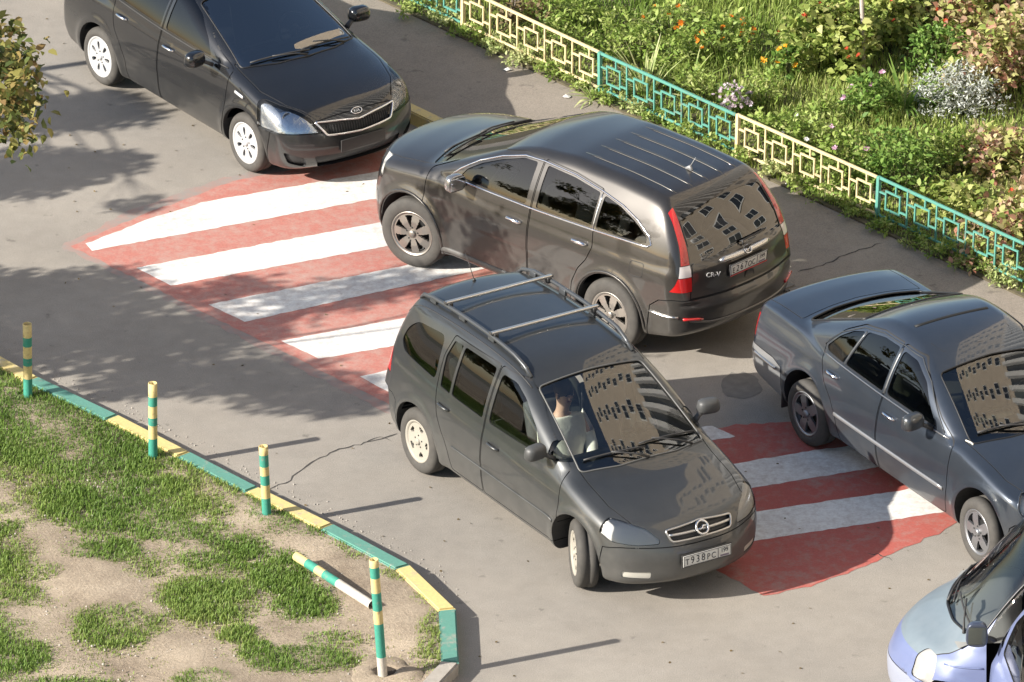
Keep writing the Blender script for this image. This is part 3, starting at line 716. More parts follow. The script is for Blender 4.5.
def wheel_mesh(R_, Rr, wd, spokes, kind, rimmat, darkmat):
    """tyre and rim meshes; axis Y, outer face towards +y"""
    t = MB(); hw = wd/2
    t.lathe([(Rr-.008, hw-.035), (Rr+.004, hw-.008), (Rr+.02, hw), (Rr+(R_-Rr)*.45, hw+.006), (R_-.025, hw-.004), (R_-.008, hw-.02), (R_, hw-.04),
             (R_, .012), (R_-.007, .009), (R_-.007, -.009), (R_, -.012), (R_, -hw+.04), (R_-.02, -hw+.01), (R_-(R_-Rr)*.5, -hw), (Rr, -hw+.01)], 48)
    tm = t.mesh('tyre', [RUBBER])
    b = MB(); b.m = 1
    b.lathe([(0.001, -.02), (Rr*.9, -.02), (Rr-.004, hw-.03)], 40)        # dark barrel behind the spokes
    b.m = 0
    b.lathe([(Rr-.03, hw-.06), (Rr-.022, hw-.018), (Rr-.006, hw-.008), (Rr+.006, hw-.004), (Rr+.006, hw-.014)], 48)   # lip
    nr, na = 12, 168 if spokes != 10 else 180
    r1 = Rr-.015
    def yy(r):
        q = r/r1
        if kind == 'cover': return hw-.012-.02*(q-.55)**2
        if kind == 'dish': return hw-.03+.018*np.exp(-((q)/.3)**2)+.012*q
        return hw-.03 + .022*(1-abs(q-.6))
    def open_(q, a):
        w = (a*spokes/(2*math.pi)) % 1.0; d = abs(w-.5)*2      # 1 at spoke centre, 0 between
        if kind == 'cover': return .45 < q < .86 and d < .34*(1-((q-.62)/.26)**2)**.5 if abs(q-.62) < .26 else False
        if kind == 'dish': return abs(q-.74) < .13 and d < .42*(1-((q-.74)/.13)**2)**.5
        if kind == 'five': return .42 < q < .93 and d < .20+.42*(q-.42)/.5
        return .34 < q < .95 and d < .22 + .30*(q-.34)/.6
    V = []; F = []
    for i in range(nr+1):
        r = r1*i/nr if i else .004
        for k in range(na):
            a = 2*math.pi*k/na; V.append((r*math.cos(a), yy(r), r*math.sin(a)))
    keep = set()
    for i in range(nr):
        for k in range(na):
            if not open_((i+.5)/nr, (k+.5)*2*math.pi/na): keep.add((i, k))
    nV = len(V); V2 = [(x, y-.022, z) for x, y, z in V]
    for (i, k) in keep:
        a, b_, c, d = i*na+k, i*na+(k+1) % na, (i+1)*na+(k+1) % na, (i+1)*na+k
        F.append((a, b_, c, d))
        for (ni, nk, e0, e1) in ((i, (k+1) % na, b_, c), (i, (k-1) % na, d, a), (i+1, k, c, d), (i-1, k, a, b_)):
            if 0 <= ni < nr and (ni, nk) not in keep: F.append((e1, e0, nV+e0, nV+e1))
    b.add(V+V2, F, False)
    hubr = Rr*.17; b.lathe([(hubr, hw-.035), (hubr*.95, hw-.002), (hubr*.6, hw+.004), (.001, hw+.005)], 20)
    for k in range(5):
        a = 2*math.pi*k/5+.3; b.m = 1; b.lathe([(.009, yy(Rr*.3)), (.007, yy(Rr*.3)+.006), (.001, yy(Rr*.3)+.007)], 8, c=(Rr*.29*math.cos(a), 0, Rr*.29*math.sin(a)))
    rm = b.mesh('rim', [rimmat, darkmat]); fixn(rm)
    return tm, rm
def add_wheels(root, P, tm, rm, steer=0.0, yin=None, rz=(0, 0, 0, 0)):
    i = 0
    for sx in (1, -1):
        for sy in (1, -1):
            w = bpy.data.objects.new('wheel', None); w.empty_display_size = .1; link(w, root)
            w.location = (sx*P['wb']/2, sy*(P['ww']-.105-P.get('yin', 0)), P['rw'])
            w.rotation_euler = (0, rz[i], (0 if sy > 0 else math.pi) + (steer if sx > 0 else 0)); i += 1
            obj('tyre', tm, w); obj('rim', rm, w)
def seat(parent, x, y, mat, zf=.42, back=.62, yaw=0):
    b = MB(); b.box((x, y, zf+.07), (.50, .48, .14), bev=.05); o = b.build('seat', mat, parent)
    b = MB(); M = Matrix.Rotation(R(-16), 3, 'Y'); b.box((x-.30, y, zf+.14+back/2), (.13, .46, back), M=M, bev=.05); b.build('backrest', mat, o)
    b = MB(); b.box((x-.41, y, zf+.14+back+.10), (.09, .26, .18), M=M, bev=.04); b.build('headrest', mat, o)
    return o
def plate(car, parent, text, region, pos, fwd, tilt, frame=None, blank=False):
    """licence plate facing +x (fwd=1) or -x (fwd=-1)"""
    sx = fwd
    M = Matrix(((0, 0, sx), (sx, 0, 0), (0, 1, 0)))   # columns: X->(+-y), Y->z, Z->(+-x)
    M = Matrix.Rotation(-tilt*sx, 3, 'Y') @ M
    p = Vector(pos); b = MB(); b.box((0, 0, 0), (.535, .125, .012), bev=.004); me = b.mesh('number_plate', [BLACKP])
    o = obj('number_plate', me, parent); o.matrix_local = Matrix.Translation(p) @ M.to_4x4()
    if blank: return o
    b = MB(); b.box((0, 0, .008), (.515, .108, .006), bev=.003); b.build('plate_face', pm('plate_white', (.72, .71, .66), .45, dirt=((.35, .31, .26), .35, 12)), o)
    ink = pm('plate_ink', (.03, .03, .035), .5)
    b = MB()
    for (x0, y0, sx_, sy_) in ((0, .049, .505, .004), (0, -.049, .505, .004), (-.251, 0, .004, .1), (.251, 0, .004, .1), (.115, 0, .004, .1)): b.box((x0, y0, .0125), (sx_, sy_, .003))
    b.build('plate_border', ink, o)
    cx = -.245
    for ch in text:
        big = ch.isdigit(); wch = .054 if big else .050
        m = text_mesh(ch, .098 if big else .082, .001); q = obj('letter', m, o, ink); m.materials.clear(); m.materials.append(ink)
        q.location = (cx+wch/2+.004, -.002 if big else -.010, .0125); q.scale = (.86, 1, 1); cx += wch+.004
    m = text_mesh(region, .062, .001, .95); m.materials.clear(); m.materials.append(ink); q = obj('lettering', m, o); q.location = (.183, .014, .0125); q.scale = (.9, 1, 1)
    b = MB(); b.box((.183, -.033, .0125), (.09, .016, .002)); b.build('lettering', pm('plate_grey', (.2, .16, .2), .5), o)
    if frame:
        b = MB(); b.box((0, -.058, .012), (.52, .010, .004)); b.build('plate_holder_strip', frame, o)
    return o
def mirror(car, parent, x, y, z, sd, mat, size=(.11, .20, .145), lead=.07, gl=True, stalk=BLACKP, gmat=None):
    root = MB(); d = size
    M = Matrix.Rotation(R(-8)*sd, 3, 'Z')
    bm = bmesh.new(); bmesh.ops.create_uvsphere(bm, u_segments=20, v_segments=12, radius=1)
    V = []
    for v in bm.verts:
        c = v.co; p = Vector((math.copysign(abs(c.x)**.8, c.x), math.copysign(abs(c.y)**.6, c.y), math.copysign(abs(c.z)**.6, c.z)))
        q = Vector((p.x*d[0]*.62, p.y*d[1]/2*(1.0-.06*p.z), p.z*d[2]/2))
        if q.x < -d[0]*.25: q.x = -d[0]*.25
        V.append(M @ q + Vector((x, sd*y, z)))
    bm.verts.ensure_lookup_table(); F = [[v.index for v in f.verts] for f in bm.faces]; bm.free()
    root.add(V, F, True); o = root.build('side_mirror', mat, parent)
    b = MB(); b.tube([(x, sd*(y-.06), z-.03), (x+.03, sd*(y-.13), z-.06), (x+.05, sd*(y-d[1]/2-lead-.04), z-.09)], [.035, .03, .035], 8, squash=.6); b.build('mirror_arm', stalk, o)
    if gl:
        b = MB(); b.box((0, 0, 0), (.006, d[1]*.8, d[2]*.72), bev=.003); g = b.build('mirror_glass', gmat or pm('mirror_glass', (.8, .82, .85), .02, 1.0), o)
        g.location = M @ Vector((-d[0]*.28, 0, 0)) + Vector((x, sd*y, z)); g.rotation_euler = (0, 0, R(-8)*sd)
    return o
def handle(car, parent, x, z, sd, mat, ln=.19, r=.016):
    pr = side_prism([(0, 0), (1, 0), (0, 1)], sd); a = car.hit(pr, x-ln/2, z, -.002)[0]; c = car.hit(pr, x, z, .03)[0]; d = car.hit(pr, x+ln/2, z, -.002)[0]
    a2 = car.hit(pr, x-ln*.34, z, .026)[0]; d2 = car.hit(pr, x+ln*.34, z, .026)[0]
    b = MB(); b.tube([a, a2, c, d2, d], [r*.7, r, r, r, r*.7], 8); return b.build('handle', mat, parent)
def wiper(car, pr, parent, a, b_, c, d):
    """arm a->b on the glass plane, blade c->d, in (y, s)"""
    m = MB(); p = car.path(pr, [a, b_], .03, .1); p[0] = p[0] - Vector((0, 0, .02)); m.tube(p, [.013]+[.008]*(len(p)-1), 6)
    p = car.path(pr, [c, d], .014, .08); m.tube(p, .009, 6); return m.build('wiper', BLACKP, parent)
def steering_wheel(parent, x, y, z, tilt=R(28)):
    b = MB(); n = 28; M = Matrix.Rotation(-tilt, 3, 'Y')
    b.tube([M @ Vector((0, .185*math.cos(2*math.pi*k/n), .185*math.sin(2*math.pi*k/n))) + Vector((x, y, z)) for k in range(n)], .016, 8, closed=True, up=(1, 0, 0))
    for a in (R(0), R(180), R(-90)): b.tube([(x, y, z), M @ Vector((0, .18*math.cos(a), .18*math.sin(a))) + Vector((x, y, z))], .016, 6)
    b.lathe([(.001, .03), (.06, .025), (.065, -.02)], 14, axis='X', c=(x, y, z)); return b.build('steering_wheel', BLACKP, parent)
def dashboard(car, parent, x0, x1, w, z, mat):
    b = MB(); n = 14; V = []; F = []
    prof = [(x1, z-.05), (x1-.1, z), (x0+.18, z+.02), (x0+.05, z-.01), (x0, z-.10), (x0+.02, z-.35)]
    for i in range(n+1):
        y = -w+2*w*i/n; bul = .05*math.exp(-((y-.36)/.2)**2)
        for j, (x, zz) in enumerate(prof): V.append((x - .12*(y/w)**2*(1 if j < 2 else .2), y, zz+(bul if 1 <= j <= 3 else 0)))
    k = len(prof)
    for i in range(n):
        for j in range(k-1): F.append((i*k+j, i*k+j+1, (i+1)*k+j+1, (i+1)*k+j))
    b.add(V, F, True); return b.build('dashboard', mat, parent)
GL_Z = glassmat('minivan_side_glass', (.30, .34, .30), 1.6)
GL_ZW = glassmat('minivan_windshield_glass', (.80, .83, .80), 1.95)
GL_LAMP = glassmat('lamp_lens', (.93, .93, .93), 1.45)
LAMP_IN = pm('lamp_reflector', (.62, .61, .575), .4, 0.0, bump=.6, bscale=16)
GL_C = glassmat('crossover_side_glass', (.30, .32, .30), 1.6)
GL_CW = glassmat('crossover_windshield_glass', (.7, .73, .7), 1.7)
GL_CR = glassmat('crossover_rear_glass', (.10, .10, .10), 1.9)
GL_M = glassmat('sedan_side_glass', (.22, .26, .24), 1.6)
GL_MW = glassmat('sedan_windshield_glass', (.75, .78, .75), 1.95)
GL_K = glassmat('hatch_side_glass', (.10, .11, .11), 1.6)
GL_KW = glassmat('hatch_windshield_glass', (.62, .68, .70), 2.8)
GL_B = glassmat('blue_van_glass', (.75, .78, .78), 1.65)
GL_MR = glassmat('sedan_rear_glass', (.10, .11, .10), 2.0)
GL_ZF = glassmat('minivan_front_glass', (.72, .77, .72), 1.5)
# ------------------------------------------------------------------ grey minivan with roof bars
DUST = (.25, .24, .22)
def zafira():
    P = dict(wb=2.694, rw=.315, ww=.85, arch=.058, flare=.02,
        w=[(-2.14, .70), (-2.0, .80), (-1.6, .855), (-.8, .868), (.4, .868), (1.2, .86), (1.7, .83), (2.0, .77), (2.2, .66)],
        side=[(.15, .10), (.26, .045), (.42, .012), (.62, 0), (.80, .012), (.95, .045), (1.05, .085)], zb=[(-2.2, .30), (-1.7, .22), (1.7, .20), (2.2, .24)],
        top=[(2.24, .60), (2.16, .735), (2.02, .80), (1.75, .885), (1.45, .965), (1.15, 1.04), (.9, 1.07), (.6, 1.02), (-1.5, 1.04), (-2.2, 1.04)], crown=.09, edge=.05, ctop=.10,
        xf=[(.18, 2.12), (.30, 2.19), (.50, 2.205), (.62, 2.16), (.75, 2.10), (.95, 2.05)], cf=.33, pf=2.8,
        xr=[(.2, -2.06), (.35, -2.12), (.62, -2.13), (.75, -2.08), (1.1, -2.06)], cr=.16, pr=3.0,
        gw=[(-2.2, .70), (-1.6, .80), (-.8, .825), (.3, .825), (.9, .80), (1.3, .74)], belt=[(-2, 1.0), (1.2, .98)], tum=.20, tumc=.28,
        gtop=[(2.0, .35), (1.75, .72), (1.32, 1.0), (1.05, 1.145), (.75, 1.298), (.45, 1.438), (.20, 1.54), (-.02, 1.605), (-.5, 1.64), (-1.2, 1.64), (-1.8, 1.60), (-1.98, 1.55), (-2.06, 1.38), (-2.11, .95), (-2.2, .4)],
        gblur=.14, gcrown=.10, cw=.22, crr=.16, cab=(-1.95, 1.02, .5), kg=.10)
    c = Car(P, .026); paint = pm('grey_minivan_paint', (.034, .037, .039), .38, .55, .85, var=.08, dirt=((.15, .145, .135), .13, 3.5), dz=(.22, .95, .50, DUST))
    t = thing('minivan', 'dusty dark grey minivan with roof bars standing on the red and white zebra crossing', 'car')
    c.make_shell()
    # openings
    ws = slope_prism([(-.66, .03), (-.3, -.05), (.3, -.05), (.66, .03), (.55, 1.03), (0, 1.045), (-.55, 1.03)], (1.20, 1.07), (.20, 1.55), rnd=.05)
    rw_ = Prism([(-.62, 1.06), (.62, 1.06), (.52, 1.44), (-.52, 1.44)], O=(0, 0, 0), U=(0, -1, 0), V=(0, 0, 1), n=(1.7, 2.4), rnd=.06)
    wf = [(.70, 1.02), (-.16, 1.0), (-.16, 1.46), (.06, 1.46), (.26, 1.385), (.53, 1.225)]
    wt = [(1.10, 1.07), (.79, 1.035), (.75, 1.18), (.82, 1.185)]
    wr = [(-.27, 1.0), (-.80, 1.01), (-.80, 1.465), (-.27, 1.47)]
    wr2 = [(-.835, 1.01), (-1.0, 1.02), (-1.03, 1.30), (-.98, 1.455), (-.835, 1.465)]
    wq = [(-1.10, 1.04), (-1.72, 1.08), (-1.80, 1.16), (-1.74, 1.30), (-1.60, 1.40), (-1.14, 1.445)]
    sides = {}
    for sd in (1, -1): sides[sd] = [side_prism(wf, sd, .05), side_prism(wt, sd, .02), side_prism(wr, sd, .035), side_prism(wr2, sd, .02), side_prism(wq, sd, .08)]
    c.cut([ws, rw_] + sides[1] + sides[-1])
    hl = {}
    for sd in (1, -1):
        hl[sd] = Prism([(sd*.42, .63), (sd*.41, .66), (sd*.50, .76), (sd*.66, .81), (sd*.84, .82), (sd*.84, .72), (sd*.78, .64), (sd*.60, .62)], U=(0, 1, 0), V=(0, 0, 1), n=(1.70, 2.4), rnd=.03)
    gr = Prism([(-.315, .64), (.315, .64), (.35, .735), (0, .765), (-.35, .735)], U=(0, 1, 0), V=(0, 0, 1), n=(1.9, 2.4), rnd=.03)
    fog = {sd: Prism([(sd*.50, .30), (sd*.72, .31), (sd*.72, .37), (sd*.50, .37)], U=(0, 1, 0), V=(0, 0, 1), n=(1.5, 2.4), rnd=.02) for sd in (1, -1)}
    tl = {sd: side_prism([(-1.90, .78), (-2.3, .78), (-2.3, 1.12), (-2.0, 1.12), (-1.93, 1.0)], sd, .03, lo=.5) for sd in (1, -1)}
    c.cut([hl[1], hl[-1], gr, fog[1], fog[-1]]); 
    for sd in (1, -1): c.panel('tail_lamp', tl[sd], t, pm('tail_red', (.45, .015, .015), .2, coat=1.0))
    # panels
    c.panel('hood', Prism([(1.10, -.70), (2.3, -.70), (2.3, .70), (1.10, .70), (1.22, 0)], U=(1, 0, 0), V=(0, 1, 0), n=(.735, 1.3)) if False else Prism(rounded([(1.08, -.66), (1.6, -.655), (2.3, -.50), (2.3, .50), (1.6, .655), (1.08, .66), (1.20, .35), (1.24, 0), (1.20, -.35)], .02), U=(1, 0, 0), V=(0, 1, 0), n=(.74, 1.3)), t, paint)
    c.panel('front_bumper', Prism([(1.67, .05), (2.6, .05), (2.6, .60), (1.9, .60), (1.75, .57)], n=(-1.4, 1.4)), t, paint)
    c.panel('rear_bumper', Prism([(-1.70, .05), (-2.6, .05), (-2.6, .62), (-1.82, .62), (-1.74, .58)], n=(-1.4, 1.4)), t, paint)
    for sd in (1, -1):
        d = c.panel('front_door', side_prism([(1.02, .30), (1.08, .60), (1.06, 1.02), (.72, 1.21), (.34, 1.42), (.12, 1.505), (-.21, 1.515), (-.21, .28), (.9, .28)], sd, .03, lo=.45), t, paint)
        handle(c, d, -.02, .83, sd, paint)
        c.patch('window_pane', sides[sd][0], d, GL_ZF); c.patch('window_pane', sides[sd][1], d, GL_ZF)
        d = c.panel('rear_door', side_prism([(-.225, .28), (-.225, 1.515), (-1.0, 1.50), (-1.06, 1.30), (-1.05, .95), (-.98, .74), (-.88, .60), (-.80, .45), (-.76, .28)], sd, .03, lo=.45), t, paint)
        handle(c, d, -.88, .87, sd, paint)
        c.patch('window_pane', sides[sd][2], d, GL_Z); c.patch('window_pane', sides[sd][3], d, GL_Z)
        c.patch('quarter_window', sides[sd][4], t, GL_Z)
        hp = c.patch('headlight', hl[sd], t, GL_LAMP, d=-.004); c.patch('reflector', hl[sd], hp, LAMP_IN, d=-.016)
        fp = c.patch('fog_lamp', fog[sd], t, pm('fog_lens', (.5, .48, .42), .3, coat=.6), d=-.012)
        m = mirror(c, t, .80, .935, 1.14, sd, pm('dark_mirror', (.03, .032, .034), .45, dirt=(DUST, .2, 5)), size=(.12, .22, .145), lead=.03)
        # side rubbing strip and roof rail
        pr = side_prism([(0, 0), (1, 0), (0, 1)], sd)
        b = MB(); b.tube(c.path(pr, [(1.0, .52), (-.72, .53)], .004, .08), .016, 6, squash=.5, up=(0, 1, 0)); b.build('rubbing_strip', paint, t)
        tp = Prism([(0, 0), (1, 0), (0, 1)], U=(1, 0, 0), V=(0, 1, 0), n=(1.0, 2.2))
        ys = sd*.54; pts = [(.12, ys*1.01), (.0, ys)] + [(-.15-.1*k, ys-sd*.0006*k) for k in range(15)] + [(-1.72, ys*.97), (-1.80, ys*.97)]
        hs = [0, .035] + [.06]*15 + [.035, 0]
        p = [c.hit(tp, u, v, h)[0] for (u, v), h in zip(pts, hs)]
        b = MB(); b.tube(p, [.018]+[.02]*(len(p)-2)+[.018], 8)
        for k in (1, 6, 11, 16):
            q = c.hit(tp, pts[k][0], pts[k][1], 0)[0]; b.box((q+p[k])/2, (.10, .03, max(.02, (p[k]-q).length)), bev=.008)
        b.build('roof_rail', pm('rail_grey', (.09, .095, .10), .35, .5), t)
        # light seam channel along the roof edge
        b = MB(); b.tube([c.hit(tp, .22-.1*k, sd*.60, .001)[0] for k in range(22)], .008, 6, squash=.5); b.build('roof_channel', BLACKP, t)
    c.patch('windshield', ws, t, GL_ZW); c.patch('rear_window', rw_, t, GL_Z)
    c.trim('windshield_seal', ws, t, pm('seal_grey', (.10, .10, .095), .5), .008, grow=.002)
    # grille
    c.patch('grille', gr, t, BLACKP, d=-.03)
    c.trim('grille_frame', gr, t, CHROME_D, .011, off=.004)
    b = MB(); b.tube(c.path(gr, [(-.33, .695), (.33, .695)], -.004, .04), .016, 6); b.build('grille_bar', CHROME_D, t)
    p, n = c.hit(gr, 0, .705, .012); b = MB(); nn = 24
    fr = n.to_track_quat('Z', 'Y').to_matrix()
    b.tube([fr @ Vector((.062*math.cos(2*math.pi*k/nn), .062*math.sin(2*math.pi*k/nn), .012)) + p for k in range(nn)], .011, 8, closed=True, up=n)
    ybar = Vector((0, 1, 0)); zb = n.cross(ybar)*-1
    b.tube([p+n*.012-ybar*.06+zb*.006, p+n*.012-ybar*.005+zb*.012, p+n*.012+ybar*.005-zb*.012, p+n*.012+ybar*.06-zb*.006], [.004, .014, .014, .004], 6)
    b.build('ring_emblem', CHROME, t)
    plate(c, t, 'T938PC', '199', (2.215, 0, .47), 1, R(3))
    # roof bars across the rails
    tp = Prism([(0, 0), (1, 0), (0, 1)], U=(1, 0, 0), V=(0, 1, 0), n=(1.0, 2.2))
    for xb in (-.52, -1.30):
        z = c.hit(tp, xb, .54, 0)[0].z+.095
        b = MB(); b.box((xb, 0, z), (.036, 1.16, .026), bev=.008); o = b.build('roof_bar', pm('bar_steel', (.62, .60, .56), .3, .9), t)
        for sd in (1, -1):
            b = MB(); b.box((xb, sd*.537, z-.03), (.07, .05, .06), bev=.012); b.build('clamp', BLACKP, o)
            b = MB(); b.box((xb, sd*.583, z), (.04, .006, .03), bev=.002); b.build('end_cap', BLACKP, o)
    q = c.hit(tp, -1.72, 0, 0)[0]; b = MB(); b.tube([q, q+Vector((-.01, 0, .02))], [.018, .012], 8); b.tube([q+Vector((-.01, 0, .02)), q+Vector((-.16, 0, .22))], [.004, .003], 5); b.build('antenna', BLACKP, t)
    wiper(c, ws, t, (.50, .0), (.12, .12), (.62, .13), (-.02, .105)); wiper(c, ws, t, (.0, -.05), (-.32, .10), (.02, .06), (-.58, .13))
    c.finish('body', c.shell, t, paint)
    sm = pm('seat_grey', (.07, .072, .078), .9); 
    for (x, y) in ((.24, .37), (.32, -.27), (-.80, .37), (-.80, -.37)): seat(t, x, y, sm)
    dashboard(c, t, .62, 1.22, .66, .93, pm('dash_grey', (.018, .018, .019), .8)); steering_wheel(t, .52, .37, .93)
    tm, rm = wheel_mesh(.315, .200, .20, 5, 'dish', pm('cream_wheel', (.30, .285, .25), .5, dirt=((.3, .25, .18), .4, 14)), pm('wheel_dark', (.02, .02, .02), .7))
    add_wheels(t, P, tm, rm, steer=R(-24))
    t.location = (.575, -3.515, 0); t.rotation_euler = (0, 0, R(-57.2))
    return t
# ------------------------------------------------------------------ brown crossover
def crossover():
    P = dict(wb=2.62, rw=.355, ww=.885, arch=.055, flare=.022, yin=.0,
        w=[(-2.36, .74), (-2.1, .83), (-1.7, .885), (-.8, .90), (.4, .90), (1.2, .895), (1.65, .87), (1.95, .80), (2.2, .66)],
        side=[(.18, .09), (.30, .035), (.45, .012), (.65, 0), (.88, .010), (1.02, .035), (1.15, .09)], zb=[(-2.4, .40), (-1.8, .28), (1.8, .25), (2.2, .30)],
        top=[(2.28, .70), (2.20, .90), (2.05, .985), (1.75, 1.055), (1.4, 1.11), (1.1, 1.145), (.8, 1.12), (.4, 1.08), (-1.3, 1.10), (-2.3, 1.10)], crown=.07, edge=.05, ctop=.12,
        xf=[(.2, 2.10), (.35, 2.18), (.60, 2.20), (.85, 2.14), (1.05, 2.05)], cf=.36, pf=2.6,
        xr=[(.25, -2.22), (.40, -2.30), (.66, -2.33), (.74, -2.27), (.95, -2.25), (1.15, -2.19)], cr=.22, pr=2.8,
        gw=[(-2.3, .71), (-1.8, .82), (-1.2, .845), (-.4, .86), (.4, .855), (.9, .83), (1.3, .77)], belt=[(-2, 1.12), (1.2, 1.08)], tum=.26, tumc=.42,
        gtop=[(2.0, .4), (1.6, .95), (1.28, 1.12), (1.05, 1.215), (.28, 1.555), (.0, 1.625), (-.5, 1.67), (-1.2, 1.665), (-1.66, 1.635), (-1.84, 1.595), (-1.95, 1.47), (-2.21, 1.10), (-2.30, .4)],
        gcrown=.055, cw=.22, crr=.18, cab=(-2.0, 1.10, .55), kg=.075, gz0=.7)
    c = Car(P, .026); paint = pm('brown_crossover_paint', (.030, .0265, .023), .32, .5, 1.0, var=.05, dirt=((.15, .14, .125), .10, 3), dz=(.3, 1.1, .32, DUST))
    t = thing('crossover', 'dark brown crossover with a ribbed roof, rear towards the viewer, behind the grey minivan', 'car')
    c.make_shell()
    ws = slope_prism([(-.72, .03), (-.35, -.05), (.35, -.05), (.72, .03), (.59, .99), (0, 1.03), (-.59, .99)], (1.22, 1.15), (.28, 1.555), rnd=.05)
    rwp = slope_prism([(.63, .0), (-.63, .0), (-.535, .46), (-.3, .475), (.3, .475), (.535, .46)], (-2.225, 1.10), (-2.01, 1.48), rnd=.045)
    rwp = Prism([(-.64, .02), (.64, .02), (.555, .50), (.3, .52), (-.3, .52), (-.555, .50)], O=(-2.215, 0, 1.10), U=(0, -1, 0), V=(.28, 0, .40), n=(-.3, .3), rnd=.045)
    wf = [(.72, 1.125), (-.17, 1.135), (-.17, 1.52), (.0, 1.51), (.25, 1.43), (.48, 1.33), (.64, 1.23)]
    wr = [(-.30, 1.138), (-1.0, 1.16), (-1.0, 1.475), (-.65, 1.515), (-.30, 1.525)]
    wq = [(-1.06, 1.162), (-1.62, 1.185), (-1.685, 1.20), (-1.665, 1.255), (-1.50, 1.345), (-1.28, 1.425), (-1.06, 1.468)]
    sides = {sd: [side_prism(wf, sd, .03), side_prism(wr, sd, .025), side_prism(wq, sd, .035)] for sd in (1, -1)}
    c.cut([ws, rwp] + sides[1] + sides[-1])
    hl = {sd: Prism([(sd*.50, .79), (sd*.46, .90), (sd*.62, .985), (sd*.86, 1.02), (sd*.92, .90), (sd*.86, .80)], U=(0, 1, 0), V=(0, 0, 1), n=(1.72, 2.4), rnd=.04) for sd in (1, -1)}
    gr = Prism([(-.42, .66), (.42, .66), (.44, .86), (-.44, .86)], U=(0, 1, 0), V=(0, 0, 1), n=(1.95, 2.4), rnd=.03)
    c.cut([hl[1], hl[-1], gr])
    red = pm('tail_red', (.45, .015, .015), .2, coat=1.0); wh = pm('tail_clear', (.62, .58, .56), .18, coat=1.0)
    for sd in (1, -1):
        e = sd
        up = Prism([(-e*.645, 1.06), (-e*.735, 1.06), (-e*.685, 1.28), (-e*.61, 1.60), (-e*.56, 1.59), (-e*.615, 1.30)], U=(0, -1, 0), V=(0, 0, 1), n=(1.80, 2.6))
        lw = Prism([(-e*.655, .95), (-e*.775, .95), (-e*.745, 1.055), (-e*.645, 1.055)], U=(0, -1, 0), V=(0, 0, 1), n=(1.98, 2.6))
        lr = Prism([(-e*.67, .81), (-e*.83, .81), (-e*.78, .945), (-e*.655, .945)], U=(0, -1, 0), V=(0, 0, 1), n=(1.98, 2.6))
        a = c.panel('tail_lamp', up, t, red, .001); c.panel('clear_segment', lw, a, wh, .001); c.panel('red_segment', lr, a, red, .001)
    c.panel('hood', Prism(rounded([(1.05, -.72), (1.6, -.71), (2.3, -.56), (2.3, .56), (1.6, .71), (1.05, .72), (1.22, .35), (1.26, 0), (1.22, -.35)], .02), U=(1, 0, 0), V=(0, 1, 0), n=(.90, 1.35)), t, paint)
    tr = pm('dark_cladding', (.06, .058, .055), .55, dirt=(DUST, .25, 6))
    c.panel('front_bumper', Prism([(1.72, .05), (2.6, .05), (2.6, .65), (1.9, .66), (1.80, .64)], n=(-1.4, 1.4)), t, paint)
    c.panel('rear_bumper', Prism([(-1.74, .05), (-2.7, .05), (-2.7, .73), (-2.05, .73), (-1.90, .70), (-1.80, .62)], n=(-1.4, 1.4)), t, paint)
    tg = c.panel('tailgate', Prism([(-.70, .74), (.70, .74), (.66, .90), (.63, 1.04), (.605, 1.30), (.555, 1.60), (-.555, 1.60), (-.605, 1.30), (-.63, 1.04), (-.66, .90)], U=(0, -1, 0), V=(0, 0, 1), n=(1.90, 2.6)), t, paint)
    for sd in (1, -1):
        d = c.panel('front_door', side_prism([(1.08, .36), (1.13, .70), (1.12, 1.09), (.86, 1.22), (.60, 1.37), (.32, 1.48), (.04, 1.555), (-.235, 1.565), (-.235, .34), (.95, .34)], sd, .03, lo=.45), t, paint)
        handle(c, d, -.06, .95, sd, CHROME, .2, .018); c.patch('window_pane', sides[sd][0], d, GL_C)
        d = c.panel('rear_door', side_prism([(-.25, .34), (-.25, 1.565), (-.65, 1.555), (-1.03, 1.51), (-1.035, 1.15), (-1.06, .98), (-1.0, .84), (-.90, .72), (-.82, .55), (-.80, .34)], sd, .03, lo=.45), t, paint)
        handle(c, d, -.90, .985, sd, CHROME, .2, .018); c.patch('window_pane', sides[sd][1], d, GL_C); c.patch('quarter_window', sides[sd][2], t, GL_C)
        hp = c.patch('headlight', hl[sd], t, GL_LAMP, d=-.004); c.patch('reflector', hl[sd], hp, LAMP_IN, d=-.035)
        mirror(c, t, .60, 1.01, 1.16, sd, CHROME if False else pm('silver_mirror', (.35, .34, .33), .2, .8, .5), size=(.13, .21, .17), lead=.04)
        pr = side_prism([(0, 0), (1, 0), (0, 1)], sd)
        arc = [(.84, 1.10), (.72, 1.21), (.52, 1.34), (.27, 1.45), (.0, 1.53), (-.25, 1.545), (-.65, 1.535), (-1.03, 1.49), (-1.30, 1.44), (-1.52, 1.365), (-1.69, 1.27), (-1.74, 1.20), (-1.70, 1.17), (-1.62, 1.165), (-1.0, 1.14), (-.2, 1.115), (.6, 1.105)]
        b = MB(); b.tube(c.path(pr, arc, .001, .05, closed=True), .010, 6, closed=True); b.build('window_trim', CHROME, t)
        b = MB(); b.tube(c.path(pr, [(-1.03, 1.15), (-1.03, 1.47)], .001, .05), .008, 6); b.build('pillar_trim', CHROME_D, t)
        b = MB(); b.tube(c.path(pr, [(-1.80, .56), (-1.95, .55), (-2.1, .56)], .004, .05), .013, 6); b.build('bumper_trim', CHROME_D, t)
        # sill cladding and arch lip
        b = MB(); b.tube(c.path(pr, [(.88, .34), (-.86, .34)], .002, .08), .03, 6, squash=.5, up=(0, 1, 0)); b.build('sill_cladding', tr, t)
